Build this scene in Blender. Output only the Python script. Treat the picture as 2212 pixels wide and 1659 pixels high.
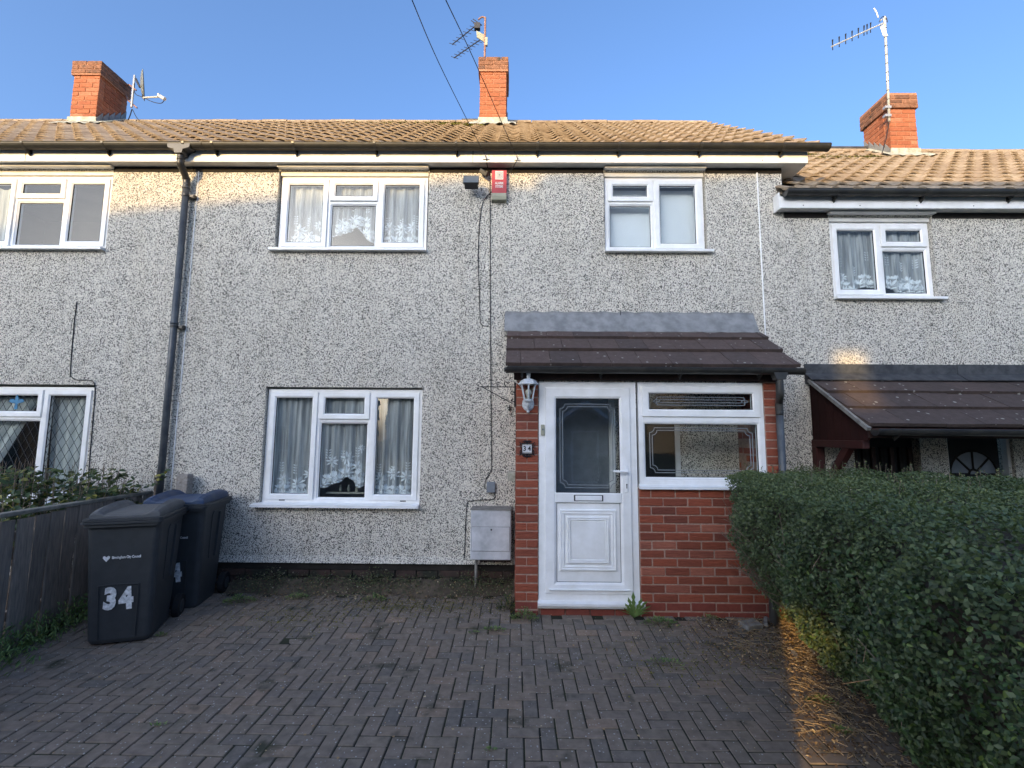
import bpy, bmesh, math, random
import numpy as np
from mathutils import Vector, Matrix, Euler
random.seed(7); np.random.seed(7)
S = bpy.context.scene
for o in list(bpy.data.objects): bpy.data.objects.remove(o)
# ------------------------------------------------------------------ camera
F, CX, CY = 1010.0, 1106.0, 829.5           # pixel units of a 2212 wide copy of the picture
PITCH, ROLL, YAW = math.radians(6.24), math.radians(0.43), math.radians(0.5)
CP = Vector((0, 0, 1.6))
fw = Vector((-math.sin(YAW)*math.cos(PITCH), math.cos(YAW)*math.cos(PITCH), math.sin(PITCH)))
_r = fw.cross(Vector((0, 0, 1))).normalized(); _u = _r.cross(fw)
rt = _r*math.cos(ROLL)+_u*math.sin(ROLL); up = _u*math.cos(ROLL)-_r*math.sin(ROLL)
cd = bpy.data.cameras.new('camera'); cam = bpy.data.objects.new('camera', cd); S.collection.objects.link(cam)
m = Matrix((rt, up, -fw)).transposed().to_4x4(); m.translation = CP; cam.matrix_world = m
cd.sensor_width = 36; cd.lens = F/2212*36; cd.clip_start = 0.05; cd.clip_end = 2000
S.camera = cam
# ------------------------------------------------------------------ world, sun, exposure
SUN_AZ = math.atan2(-.5, -1.0)      # direction towards the sun, clockwise from +Y
SUN_EL = math.atan(.24/math.hypot(.5, 1))
W = bpy.data.worlds.new('World'); S.world = W; W.use_nodes = True
wn = W.node_tree.nodes; bg = wn['Background']
sky = wn.new('ShaderNodeTexSky'); sky.sky_type = 'NISHITA'; sky.sun_disc = False
sky.sun_elevation = SUN_EL; sky.sun_rotation = SUN_AZ % (2*math.pi)
sky.altitude = 0; sky.air_density = 0.80; sky.dust_density = 5.2; sky.ozone_density = 3.9
W.node_tree.links.new(sky.outputs[0], bg.inputs[0]); bg.inputs[1].default_value = 0.15
sl = bpy.data.lights.new('sun', 'SUN'); sl.energy = 2.0; sl.angle = math.radians(.5); sl.color = (.72, .46, .15)
so = bpy.data.objects.new('sun', sl); S.collection.objects.link(so)
so.rotation_euler = Vector((.5, 1, -.24)).to_track_quat('-Z', 'Y').to_euler(); so.location = (-8, -16, 8)
S.view_settings.view_transform = 'Standard'; S.view_settings.look = 'None'
S.view_settings.gamma = 1; S.view_settings.use_curve_mapping = False
S.view_settings.exposure = 1.82
S.render.engine = 'CYCLES'
# ------------------------------------------------------------------ helpers
def at(x, y, Y):
    "point of the plane at distance Y that the photograph shows at x, y"
    d = fw+rt*((x-CX)/F)-up*((y-CY)/F); return CP+d*(Y/d.y)
YW, YP = 5.05, 4.40                       # house wall, porch front
def clampf(a, lo, hi): return max(lo, min(hi, a))
def gz(Y):
    t = clampf((Y-3.65)/.9, 0, 1); return -.06+.06*(t*t*(3-2*t))
MATS = {}
def node_mat(name, rough=.7, spec=.3, metal=0):
    m = bpy.data.materials.new(name); m.use_nodes = True; nt = m.node_tree
    b = nt.nodes['Principled BSDF']; b.inputs['Roughness'].default_value = rough
    b.inputs['Specular IOR Level'].default_value = spec; b.inputs['Metallic'].default_value = metal
    MATS[name] = m; return m, nt, b
def N(nt, t, **kw):
    n = nt.nodes.new('ShaderNode'+t)
    for k, v in kw.items():
        if k in n.inputs.keys(): n.inputs[k].default_value = v
        else: setattr(n, k, v)
    return n
def L(nt, a, b): nt.links.new(a, b)
def coords(nt, kind='Object', scale=(1, 1, 1)):
    if kind == 'World': tc = N(nt, 'NewGeometry'); out = tc.outputs['Position']
    else: tc = N(nt, 'TexCoord'); out = tc.outputs[kind]
    mp = N(nt, 'Mapping'); mp.inputs['Scale'].default_value = scale; L(nt, out, mp.inputs[0]); return mp.outputs[0]
def ramp(nt, src, stops, interp='LINEAR'):
    r = N(nt, 'ValToRGB'); r.color_ramp.interpolation = interp; el = r.color_ramp.elements
    while len(el) < len(stops): el.new(.5)
    for e, (p, c) in zip(el, stops): e.position = p; e.color = (*c, 1) if len(c) == 3 else c
    L(nt, src, r.inputs[0]); return r.outputs[0]
def mixc(nt, f, a, b, mode='MIX'):
    n = N(nt, 'MixRGB'); n.blend_type = mode
    for s, v in ((n.inputs[0], f), (n.inputs[1], a), (n.inputs[2], b)):
        if isinstance(v, (int, float)): s.default_value = v
        elif isinstance(v, tuple): s.default_value = (*v, 1)
        else: L(nt, v, s)
    return n.outputs[0]
def noise(nt, vec, scale, detail=4, rough=.6):
    n = N(nt, 'TexNoise', Scale=scale, Detail=detail, Roughness=rough); L(nt, vec, n.inputs['Vector']); return n.outputs['Fac']
def bump(nt, b, h, strength=.4, dist=.01):
    n = N(nt, 'Bump', Strength=strength, Distance=dist); L(nt, h, n.inputs['Height']); L(nt, n.outputs[0], b.inputs['Normal'])
def g3(v): return (v, v, v)
def simple(name, c, rough=.6, var=.15, scale=9, c2=None, bs=.15, kind='World', spec=.3, metal=0, fine=120):
    m, nt, b = node_mat(name, rough, spec, metal); v = coords(nt, kind)
    n1 = noise(nt, v, scale, 5); c2 = c2 or tuple(x*(1-var*2) for x in c)
    col = ramp(nt, n1, [(.35, c2), (.65, c)])
    L(nt, col, b.inputs['Base Color'])
    if bs: bump(nt, b, noise(nt, v, fine, 3), bs, .003)
    return m
def tinted(name, stops, rough=.85, kind='rand', nscale=25, namt=.35, bs=.5, speck=None, bscale=60, stretch=(1, 1, 1), stain=None, bdist=.006):
    "colour picked per piece (object random or the tint attribute) with grain"
    m, nt, b = node_mat(name, rough, .2); v = coords(nt, 'World', stretch)
    if kind == 'rand': r = N(nt, 'ObjectInfo').outputs['Random']
    else: r = N(nt, 'Attribute', attribute_name='tint').outputs['Fac']
    col = ramp(nt, r, stops)
    n1 = noise(nt, v, nscale, 5)
    col = mixc(nt, namt, col, ramp(nt, n1, [(.3, g3(.25)), (.7, g3(1.0))]), 'MULTIPLY')
    if stain: col = mixc(nt, ramp(nt, noise(nt, v, stain[1], 4), [(stain[2], g3(0)), (stain[2]+.12, g3(1))]), col, stain[0])
    if speck:
        vo = N(nt, 'TexVoronoi', Scale=speck[1]); L(nt, v, vo.inputs['Vector'])
        sp = N(nt, 'SeparateColor'); L(nt, vo.outputs['Color'], sp.inputs[0])
        f = N(nt, 'Math', operation='MULTIPLY_ADD'); f.inputs[1].default_value = .7; L(nt, sp.outputs[0], f.inputs[0]); L(nt, vo.outputs['Distance'], f.inputs[2])
        col = mixc(nt, ramp(nt, f.outputs[0], [(speck[2], g3(1)), (speck[2]+.06, g3(0))]), col, speck[0])
    L(nt, col, b.inputs['Base Color']); bump(nt, b, noise(nt, v, bscale, 6, .7), bs, bdist); return m

# roughcast: pale stones with dark gaps
m, nt, b = node_mat('roughcast', .9, .15); v = coords(nt, 'World')
nz = N(nt, 'TexNoise', Scale=112, Detail=1.5, Roughness=.5); L(nt, v, nz.inputs['Vector'])
vo = N(nt, 'TexVoronoi', Scale=85); L(nt, v, vo.inputs['Vector'])
big = noise(nt, v, 1.3, 5); med = noise(nt, v, 9, 4)
sm = N(nt, 'Math', operation='MULTIPLY_ADD'); sm.inputs[1].default_value = .12; L(nt, med, sm.inputs[0]); L(nt, nz.outputs['Fac'], sm.inputs[2])
stone = ramp(nt, vo.outputs['Color'], [(.0, (.65, .61, .53)), (.5, (.77, .725, .64)), (1, (.87, .83, .755))])
col = mixc(nt, ramp(nt, sm.outputs[0], [(.478, g3(1)), (.540, g3(0))]), stone, (.085, .081, .075))
col = mixc(nt, 1, col, ramp(nt, big, [(.3, g3(.92)), (.65, g3(1))]), 'MULTIPLY')
strk = noise(nt, coords(nt, 'World', (2.2, 2.2, .25)), 2.4, 5)
col = mixc(nt, 1, col, ramp(nt, strk, [(.32, (.93, .92, .90)), (.55, g3(1))]), 'MULTIPLY')
L(nt, col, b.inputs['Base Color']); bump(nt, b, sm.outputs[0], .9, .012)
simple('render_smooth', (.42, .41, .38), .9, .2, 8)
simple('upvc', (.88, .885, .89), .35, .05, 6, c2=(.78, .78, .765), bs=.03, spec=.5)
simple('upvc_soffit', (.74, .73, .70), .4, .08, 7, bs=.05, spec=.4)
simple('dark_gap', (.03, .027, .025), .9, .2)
simple('black_plastic', (.022, .022, .023), .36, .2, 8, c2=(.045, .043, .038), bs=.12, spec=.5)
simple('gutter_dirty', (.017, .017, .016), .5, .2, 6, c2=(.034, .032, .026), bs=.2, spec=.4)
simple('grey_pipe', (.045, .052, .062), .42, .15, 10, c2=(.09, .1, .11), bs=.1, spec=.45)
simple('lead', (.27, .275, .28), .55, .2, 9, c2=(.17, .175, .18), bs=.3, spec=.35, fine=30)
simple('lead_dark', (.035, .037, .042), .6, .2, 12, c2=(.075, .078, .082), bs=.4, fine=30)
simple('flash_pale', (.50, .50, .44), .7, .2, 14, c2=(.26, .27, .21), bs=.4, fine=40)
simple('mortar_red', (.42, .28, .22), .95, .15, 30, bs=.4)
simple('mortar_chim', (.42, .21, .13), .95, .15, 30, bs=.4)
simple('brown_wood', (.045, .022, .018), .6, .2, 12, bs=.2)
simple('red_wood', (.05, .013, .011), .55, .2, 10, c2=(.032, .010, .009), bs=.25)
simple('bin_grey', (.043, .048, .053), .5, .1, 12, bs=.18, spec=.4, fine=300, kind='Object')
simple('bin_lid', (.115, .12, .125), .55, .12, 8, bs=.15, spec=.35, kind='Object')
simple('bin_blue', (.016, .045, .12), .5, .2, 8, c2=(.05, .075, .12), bs=.15, spec=.4, kind='Object')
simple('rubber', (.015, .015, .016), .8, .1)
simple('sticker', (.86, .88, .9), .6, .12, 40, c2=(.45, .47, .48), bs=.1)
simple('galv', (.55, .55, .53), .4, .1, 20, metal=.6, bs=.1)
simple('alu', (.62, .62, .58), .45, .1, 20, metal=.3, bs=.05)
simple('rust', (.22, .10, .075), .8, .2, 30, c2=(.3, .2, .17))
simple('dark_metal', (.035, .036, .04), .45, .1, 20, spec=.5)
simple('dish_grey', (.16, .18, .19), .5, .1, 10)
simple('white_paint', (.68, .70, .72), .4, .2, 50, c2=(.42, .46, .5), bs=.2)
simple('red_plastic', (.42, .035, .045), .4, .1, 9, bs=.03, spec=.4)
simple('beige', (.38, .38, .29), .5, .1, 10)
simple('meter_grey', (.60, .61, .64), .55, .12, 5, c2=(.34, .36, .38), bs=.1)
simple('box_grey', (.22, .25, .29), .55, .1)
simple('letter_dark', (.02, .02, .022), .5, .1)
simple('tile_white', (.7, .7, .72), .2, .05)
simple('cable', (.016, .015, .018), .6, .1)
simple('cable_white', (.55, .54, .5), .6, .1)
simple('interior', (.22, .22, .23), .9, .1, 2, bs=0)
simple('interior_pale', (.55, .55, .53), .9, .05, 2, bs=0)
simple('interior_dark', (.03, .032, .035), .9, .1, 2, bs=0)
simple('mortar_blob', (.6, .58, .52), .9, .1)
simple('fence_cap', (.25, .235, .2), .9, .2, 20)
simple('post_wood', (.24, .20, .17), .9, .2, 40, c2=(.36, .34, .31), bs=.5)
simple('soil', (.07, .055, .04), .95, .2, 14, c2=(.13, .10, .07), bs=1, fine=60)
simple('joint', (.022, .021, .019), .95, .2, 5, c2=(.035, .040, .02), bs=.6)
simple('asphalt', (.13, .13, .13), .9, .1, 3)
simple('lawn', (.10, .14, .06), .95, .2, 3)
simple('stone_grey', (.27, .26, .24), .9, .2, 14, bs=.6, fine=40)
simple('ceramic_trim', (.45, .42, .38), .5, .3, 90)
simple('white_blind', (.78, .80, .82), .8, .03, 3, bs=0)
simple('curtain_pale', (.62, .64, .61), .9, .1, 8, bs=0)
simple('blue_glass', (.03, .22, .42), .3, .2, 12)
simple('leading', (.09, .09, .09), .5, .1, metal=.4)
simple('lead_line', (.30, .33, .36), .4, .1)
simple('moss', (.12, .115, .02), .95, .2, 30, c2=(.05, .055, .015), bs=.8, fine=80)
simple('far_brick', (.58, .52, .44), .9, .1, 4)
simple('far_roof', (.10, .06, .045), .9, .2, 6)
simple('trunk', (.07, .055, .04), .9, .2, 20, bs=.6)
simple('twig', (.24, .185, .14), .9, .2, 40)
simple('straw', (.42, .31, .18), .9, .3, 60)
tinted('tile_roof', [(0, (.40, .315, .225)), (.3, (.36, .28, .20)), (.6, (.44, .35, .255)), (.85, (.32, .245, .175)), (1, (.47, .385, .285))], nscale=14, namt=.5, bs=.6, bscale=70, stain=((.10, .085, .045), 7, .64))
tinted('tile_porch', [(0, (.105, .078, .070)), (.5, (.125, .09, .08)), (1, (.09, .07, .065))], nscale=18, namt=.4, bs=.45, bscale=90, speck=((.32, .31, .28), 19, .22))
tinted('tile_dark', [(0, (.085, .066, .060)), (.5, (.105, .078, .07)), (1, (.072, .058, .055))], nscale=18, namt=.4, bs=.45, bscale=90, speck=((.34, .33, .29), 17, .24))
tinted('brick_porch', [(0, (.20, .066, .046)), (.2, (.31, .086, .050)), (.5, (.36, .10, .058)), (.75, (.25, .075, .048)), (.9, (.33, .115, .078)), (1, (.44, .16, .105))], nscale=28, namt=.35, bs=1.0, bscale=22, stretch=(.5, 1, 3.2), bdist=.012)
tinted('brick_base', [(0, (.20, .055, .042)), (.5, (.25, .065, .045)), (1, (.16, .05, .04))], nscale=28, namt=.25, bs=.3, bscale=60)
tinted('brick_plinth', [(0, (.07, .048, .042)), (.5, (.10, .06, .05)), (1, (.05, .042, .038))], nscale=20, namt=.6, bs=.6, bscale=40, stain=((.03, .032, .024), 5, .45))
simple('mortar_dark', (.09, .08, .07), .95, .2, 20, bs=.5)
tinted('brick_chim', [(0, (.38, .130, .065)), (.4, (.43, .155, .08)), (.7, (.33, .11, .058)), (1, (.46, .19, .11))], nscale=26, namt=.45, bs=.7, bscale=45)
tinted('brick_cap', [(0, (.27, .13, .08)), (.5, (.32, .16, .10)), (1, (.19, .10, .07))], nscale=26, namt=.7, bs=.7, bscale=45, stain=((.06, .05, .04), 10, .58))
pst = [(0, (.205, .174, .144)), (.18, (.250, .202, .164)), (.36, (.175, .156, .138)), (.55, (.250, .198, .156)), (.75, (.215, .180, .148)), (.9, (.235, .194, .155)), (1, (.285, .212, .160))]
for nm, kd in (('paver', 'rand'), ('paver_joined', 'tint')):
    tinted(nm, pst, nscale=16, namt=.5, bs=.6, bscale=150, kind=kd, speck=((.36, .35, .33), 55, .27), bdist=.003, stain=((.05, .052, .035), 3.2, .60))
tinted('fence_board', [(0, (.22, .185, .155)), (.3, (.36, .30, .25)), (.6, (.27, .225, .19)), (.8, (.42, .35, .29)), (1, (.17, .145, .125))], nscale=12, namt=.6, bs=.5, bscale=40, stretch=(6, 6, .6))
tinted('plank_red', [(0, (.032, .010, .009)), (.5, (.040, .013, .011)), (1, (.026, .009, .008))], nscale=12, namt=.4, bs=.3, bscale=40, stretch=(3, 3, .6))
def leafmat(name, stops, rough=.45):
    m, nt, b = node_mat(name, rough, .35); r = N(nt, 'Attribute', attribute_name='tint').outputs['Fac']
    c = ramp(nt, r, stops); L(nt, c, b.inputs['Base Color'])
    tr = N(nt, 'BsdfTranslucent'); L(nt, mixc(nt, 1, c, (1.2, 1.3, .6), 'MULTIPLY'), tr.inputs[0])
    mx = N(nt, 'MixShader'); mx.inputs[0].default_value = .22; L(nt, b.outputs[0], mx.inputs[1]); L(nt, tr.outputs[0], mx.inputs[2])
    L(nt, mx.outputs[0], nt.nodes['Material Output'].inputs[0]); return m
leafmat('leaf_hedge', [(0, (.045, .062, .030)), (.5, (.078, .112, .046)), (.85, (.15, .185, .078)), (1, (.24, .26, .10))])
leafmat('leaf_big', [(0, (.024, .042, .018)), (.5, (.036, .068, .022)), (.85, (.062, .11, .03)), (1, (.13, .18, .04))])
leafmat('leaf_shrub', [(0, (.035, .06, .03)), (.6, (.06, .095, .035)), (.85, (.13, .15, .04)), (1, (.30, .27, .06))])
leafmat('leaf_weed', [(0, (.07, .12, .04)), (.6, (.13, .20, .06)), (1, (.25, .32, .10))])
leafmat('leaf_foot', [(0, (.05, .055, .035)), (.5, (.07, .085, .04)), (.8, (.11, .13, .055)), (.95, (.16, .12, .08)), (1, (.4, .36, .28))])
leafmat('leaf_far', [(0, (.03, .06, .02)), (1, (.06, .10, .03))])
leafmat('litter', [(0, (.07, .045, .03)), (.5, (.19, .12, .07)), (.85, (.36, .24, .13)), (1, (.55, .45, .3))], .8)
# glass
def glassmat(name, tint=(.93, .95, .95), ior=1.55, extra=0.0):
    m, nt, b = node_mat(name); nt.nodes.remove(b)
    tr = N(nt, 'BsdfTransparent'); tr.inputs[0].default_value = (*tint, 1)
    gl = N(nt, 'BsdfGlossy'); gl.inputs['Roughness'].default_value = .012
    fr = N(nt, 'Fresnel', IOR=ior); mx = N(nt, 'MixShader'); v = coords(nt, 'World')
    bm = N(nt, 'Bump', Strength=.03, Distance=.02); L(nt, noise(nt, v, 3, 2), bm.inputs['Height']); L(nt, bm.outputs[0], gl.inputs['Normal'])
    inv = N(nt, 'Math', operation='MULTIPLY_ADD'); inv.inputs[1].default_value = -1; inv.inputs[2].default_value = 1; L(nt, N(nt, 'NewGeometry').outputs['Backfacing'], inv.inputs[0])
    fm_ = N(nt, 'Math', operation='MULTIPLY'); L(nt, fr.outputs[0], fm_.inputs[0]); L(nt, inv.outputs[0], fm_.inputs[1])   # the far face of the thin pane adds no second mirror
    L(nt, fm_.outputs[0], mx.inputs[0]); L(nt, tr.outputs[0], mx.inputs[1]); L(nt, gl.outputs[0], mx.inputs[2])
    L(nt, mx.outputs[0], nt.nodes['Material Output'].inputs[0]); return m
glassmat('glass'); glassmat('glass_porch', ior=2.0); glassmat('lamp_glass', (.8, .78, .7), 1.4)
def netmat(name, c, a):
    m, nt, b = node_mat(name); nt.nodes.remove(b)
    tr = N(nt, 'BsdfTransparent'); df = N(nt, 'BsdfDiffuse'); df.inputs[0].default_value = (*c, 1)
    tl = N(nt, 'BsdfTranslucent'); tl.inputs[0].default_value = (*c, 1)
    m1 = N(nt, 'MixShader'); m1.inputs[0].default_value = .35; L(nt, df.outputs[0], m1.inputs[1]); L(nt, tl.outputs[0], m1.inputs[2])
    mx = N(nt, 'MixShader'); L(nt, tr.outputs[0], mx.inputs[1]); L(nt, m1.outputs[0], mx.inputs[2])
    v = coords(nt, 'World', (1, 1, .06)); L(nt, ramp(nt, noise(nt, v, 28, 3), [(.35, g3(a-.18)), (.65, g3(a+.2))]), mx.inputs[0])
    L(nt, mx.outputs[0], nt.nodes['Material Output'].inputs[0]); return m
netmat('net', (.93, .95, .95), .50); netmat('net_dense', (.84, .86, .84), .8)
simple('lace', (.85, .88, .90), .9, .05, 20, bs=0)

# ------------------------------------------------------------------ mesh building
ALL = S.collection
class MB:
    def __init__(s): s.v = []; s.f = []; s.t = []
    def add(s, vs, fs, tint=None):
        o = len(s.v); s.v += [tuple(p) for p in vs]; s.f += [tuple(i+o for i in f) for f in fs]
        s.t += [random.random() if tint is None else tint]*len(fs); return s
    def box(s, x0, x1, y0, y1, z0, z1, M=None, tint=None):
        vs = [Vector((x, y, z)) for z in (z0, z1) for y in (y0, y1) for x in (x0, x1)]
        if M: vs = [M @ p for p in vs]
        return s.add(vs, [(0, 2, 3, 1), (4, 5, 7, 6), (0, 1, 5, 4), (2, 6, 7, 3), (0, 4, 6, 2), (1, 3, 7, 5)], tint)
    def cbox(s, x0, x1, y0, y1, z0, z1, c=.004, M=None, tint=None):
        "chamfered box"
        vs = []; idx = {}
        for sx in (0, 1):
            for sy in (0, 1):
                for sz in (0, 1):
                    X = (x0, x1)[sx]; Y = (y0, y1)[sy]; Z = (z0, z1)[sz]
                    dx = c*(1-2*sx); dy = c*(1-2*sy); dz = c*(1-2*sz)
                    for ax, p in enumerate(((X, Y+dy, Z+dz), (X+dx, Y, Z+dz), (X+dx, Y+dy, Z))):
                        idx[sx, sy, sz, ax] = len(vs); vs.append(Vector(p))
        fs = []; I = idx
        for q in (0, 1):
            fs += [tuple(I[q, a, b_, 0] for a, b_ in ((0, 0), (1, 0), (1, 1), (0, 1))[::(1 if q else -1)])]
            fs += [tuple(I[a, q, b_, 1] for a, b_ in ((0, 0), (1, 0), (1, 1), (0, 1))[::(-1 if q else 1)])]
            fs += [tuple(I[a, b_, q, 2] for a, b_ in ((0, 0), (1, 0), (1, 1), (0, 1))[::(1 if q else -1)])]
        for a in (0, 1):
            for b_ in (0, 1):
                fs += [(I[a, b_, 0, 0], I[a, b_, 1, 0], I[a, b_, 1, 1], I[a, b_, 0, 1])]
                fs += [(I[a, 0, b_, 0], I[a, 1, b_, 0], I[a, 1, b_, 2], I[a, 0, b_, 2])]
                fs += [(I[0, a, b_, 1], I[1, a, b_, 1], I[1, a, b_, 2], I[0, a, b_, 2])]
                for d in (0, 1): fs += [(I[a, b_, d, 0], I[a, b_, d, 1], I[a, b_, d, 2])]
        if M: vs = [M @ p for p in vs]
        return s.add(vs, fs, tint)
    def prism(s, poly, a, b_, axis='y', M=None, tint=None):
        "extrude a 2D polygon along an axis"
        f = {'y': lambda p, d: Vector((p[0], d, p[1])), 'x': lambda p, d: Vector((d, p[0], p[1])), 'z': lambda p, d: Vector((p[0], p[1], d))}[axis]
        n = len(poly); vs = [f(p, a) for p in poly]+[f(p, b_) for p in poly]
        if M: vs = [M @ p for p in vs]
        return s.add(vs, [tuple(range(n)), tuple(range(2*n-1, n-1, -1))]+[(i, i+n, (i+1) % n+n, (i+1) % n) for i in range(n)], tint)
    def tube(s, pts, r, n=8, cap=True, tint=None):
        pts = [Vector(p) for p in pts]; rr = r if isinstance(r, (list, tuple)) else [r]*len(pts); vs = []
        t = (pts[1]-pts[0]).normalized(); a = Vector((0, 0, 1)) if abs(t.z) < .9 else Vector((1, 0, 0)); u = t.cross(a).normalized()
        for i, p in enumerate(pts):
            d = (pts[min(i+1, len(pts)-1)]-pts[max(i-1, 0)]).normalized(); u = (u-d*u.dot(d)).normalized(); w = d.cross(u)
            for k in range(n): an = 2*math.pi*k/n; vs.append(p+(u*math.cos(an)+w*math.sin(an))*rr[i])
        fs = [(i*n+k, i*n+(k+1) % n, (i+1)*n+(k+1) % n, (i+1)*n+k) for i in range(len(pts)-1) for k in range(n)]
        if cap: fs += [tuple(range(n-1, -1, -1)), tuple((len(pts)-1)*n+k for k in range(n))]
        return s.add(vs, fs, tint)
    def lathe(s, prof, c=(0, 0, 0), n=16, M=None, sx=1, sy=1):
        vs = []
        for r, z in prof:
            for k in range(n): an = 2*math.pi*k/n; vs.append(Vector((c[0]+r*sx*math.cos(an), c[1]+r*sy*math.sin(an), c[2]+z)))
        if M: vs = [M @ p for p in vs]
        fs = [(i*n+k, i*n+(k+1) % n, (i+1)*n+(k+1) % n, (i+1)*n+k) for i in range(len(prof)-1) for k in range(n)]
        fs += [tuple(range(n-1, -1, -1)), tuple((len(prof)-1)*n+k for k in range(n))]
        return s.add(vs, fs)
    def frame(s, x0, x1, z0, z1, prof):
        "mitred rectangular frame; prof = closed loop of (inset, y)"
        n = len(prof); vs = []
        for i, y in prof: vs += [Vector((x0+i, y, z0+i)), Vector((x1-i, y, z0+i)), Vector((x1-i, y, z1-i)), Vector((x0+i, y, z1-i))]
        fs = []
        for a in range(n):
            b_ = (a+1) % n
            for k in range(4): fs.append((a*4+k, a*4+(k+1) % 4, b_*4+(k+1) % 4, b_*4+k))
        return s.add(vs, fs)
    def build(s, name, mat, parent=None, smooth=False, loc=None, fix=True):
        me = bpy.data.meshes.new(name); me.from_pydata(s.v, [], s.f); me.update()
        if fix:
            bm = bmesh.new(); bm.from_mesh(me); bmesh.ops.recalc_face_normals(bm, faces=bm.faces); bm.to_mesh(me); bm.free()
        at_ = me.attributes.new('tint', 'FLOAT', 'FACE'); at_.data.foreach_set('value', s.t)
        if smooth: me.polygons.foreach_set('use_smooth', [True]*len(me.polygons))
        me.materials.append(MATS[mat]); return obj(name, me, parent, loc)
def obj(name, me, parent=None, loc=None):
    o = bpy.data.objects.new(name, me); ALL.objects.link(o)
    if parent: o.parent = parent
    if loc is not None: o.location = loc
    return o
def tag(o, label=None, cat=None, group=None, kind=None):
    if label: o['label'] = label
    if cat: o['category'] = cat
    if group: o['group'] = group
    if kind: o['kind'] = kind
    return o
def thing(name, label, cat, group=None, loc=(0, 0, 0)):
    o = bpy.data.objects.new(name, None); ALL.objects.link(o); o.location = loc; o.empty_display_size = .2
    return tag(o, label, cat, group)
def smooth_pts(pts, n=6):
    P = [Vector(p) for p in pts]; out = []
    for i in range(len(P)-1):
        p0 = P[max(i-1, 0)]; p1 = P[i]; p2 = P[i+1]; p3 = P[min(i+2, len(P)-1)]
        for k in range(n):
            t = k/n; out.append(.5*((2*p1)+(-p0+p2)*t+(2*p0-5*p1+4*p2-p3)*t*t+(-p0+3*p1-3*p2+p3)*t**3))
    return out+[P[-1]]
def text(name, s, size, mat, M, parent, ext=.0015, off=0, sx=1, align='CENTER'):
    cu = bpy.data.curves.new(name, 'FONT'); cu.body = s; cu.size = size; cu.extrude = ext; cu.offset = off; cu.align_x = align; cu.align_y = 'CENTER'
    cu.resolution_u = 3
    tmp = bpy.data.objects.new(name, cu); me = bpy.data.meshes.new_from_object(tmp); me.name = name
    bpy.data.objects.remove(tmp); me.transform(M @ Matrix.Diagonal((sx, 1, 1, 1))); me.materials.clear(); me.materials.append(MATS[mat])
    return obj(name, me, parent)
FACE = Matrix.Rotation(math.radians(90), 4, 'X')      # text standing up, facing -Y

# leaves -------------------------------------------------
def leaves(name, P, Nn, size, mat, parent=None, asp=.55, tint=None, D=None, fold=.25, kind=None, hexa=True):
    n = len(P); P = np.asarray(P, float); Nn = np.asarray(Nn, float); Nn /= np.linalg.norm(Nn, axis=1)[:, None]+1e-9
    D = np.random.normal(size=(n, 3)) if D is None else np.asarray(D, float)
    D -= Nn*np.sum(D*Nn, 1)[:, None]; D /= np.linalg.norm(D, axis=1)[:, None]+1e-9
    T = np.cross(Nn, D); s = np.asarray(size, float)[:, None]
    if hexa:
        K = [(0, 0, 0), (.3, -asp*.85, fold), (.7, -asp*.75, fold), (1, 0, -.1), (.7, asp*.75, fold), (.3, asp*.85, fold)]
        quads = [(0, 1, 2, 3), (0, 3, 4, 5)]
    else:
        K = [(0, 0, 0), (.5, -asp, fold), (1, 0, 0), (.5, asp, fold)]; quads = [(0, 1, 2, 3)]
    k = len(K); V = np.stack([P+D*s*(a-.5)+T*s*b_*.5+Nn*s*c*.4 for a, b_, c in K], 1).reshape(-1, 3)
    Fc = (np.arange(n)[:, None, None]*k+np.array(quads)[None]).reshape(-1, 4)
    me = bpy.data.meshes.new(name); me.vertices.add(len(V)); me.vertices.foreach_set('co', V.ravel())
    nf = len(Fc); me.loops.add(nf*4); me.loops.foreach_set('vertex_index', Fc.ravel().astype(np.int32))
    me.polygons.add(nf); me.polygons.foreach_set('loop_start', np.arange(0, nf*4, 4, dtype=np.int32)); me.update(calc_edges=True)
    tint = np.random.rand(n) if tint is None else np.asarray(tint)
    a = me.attributes.new('tint', 'FLOAT', 'FACE'); a.data.foreach_set('value', np.repeat(tint, len(quads)).astype(np.float32))
    me.materials.append(MATS[mat]); o = obj(name, me, parent)
    if kind: o['kind'] = kind
    return o
def single_leaves(name, P, Nn, size, mat, parent, asp=.6):
    "individual leaf objects sharing a few meshes"
    protos = []
    for i in range(8):
        o = leaves(name, [(0, 0, 0)], [(0, 0, 1)], [1.0], mat, None, asp, tint=[i/7], D=[(0, 1, 0)]); me = o.data; bpy.data.objects.remove(o); protos.append(me)
    for p, n_, s in zip(P, Nn, size):
        o = obj(name, random.choice(protos), parent, p); q = Vector(n_).to_track_quat('Z', 'Y')
        o.rotation_mode = 'QUATERNION'; o.rotation_quaternion = q @ Euler((0, 0, random.uniform(0, 6.28))).to_quaternion(); o.scale = (s, s, s)

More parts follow.
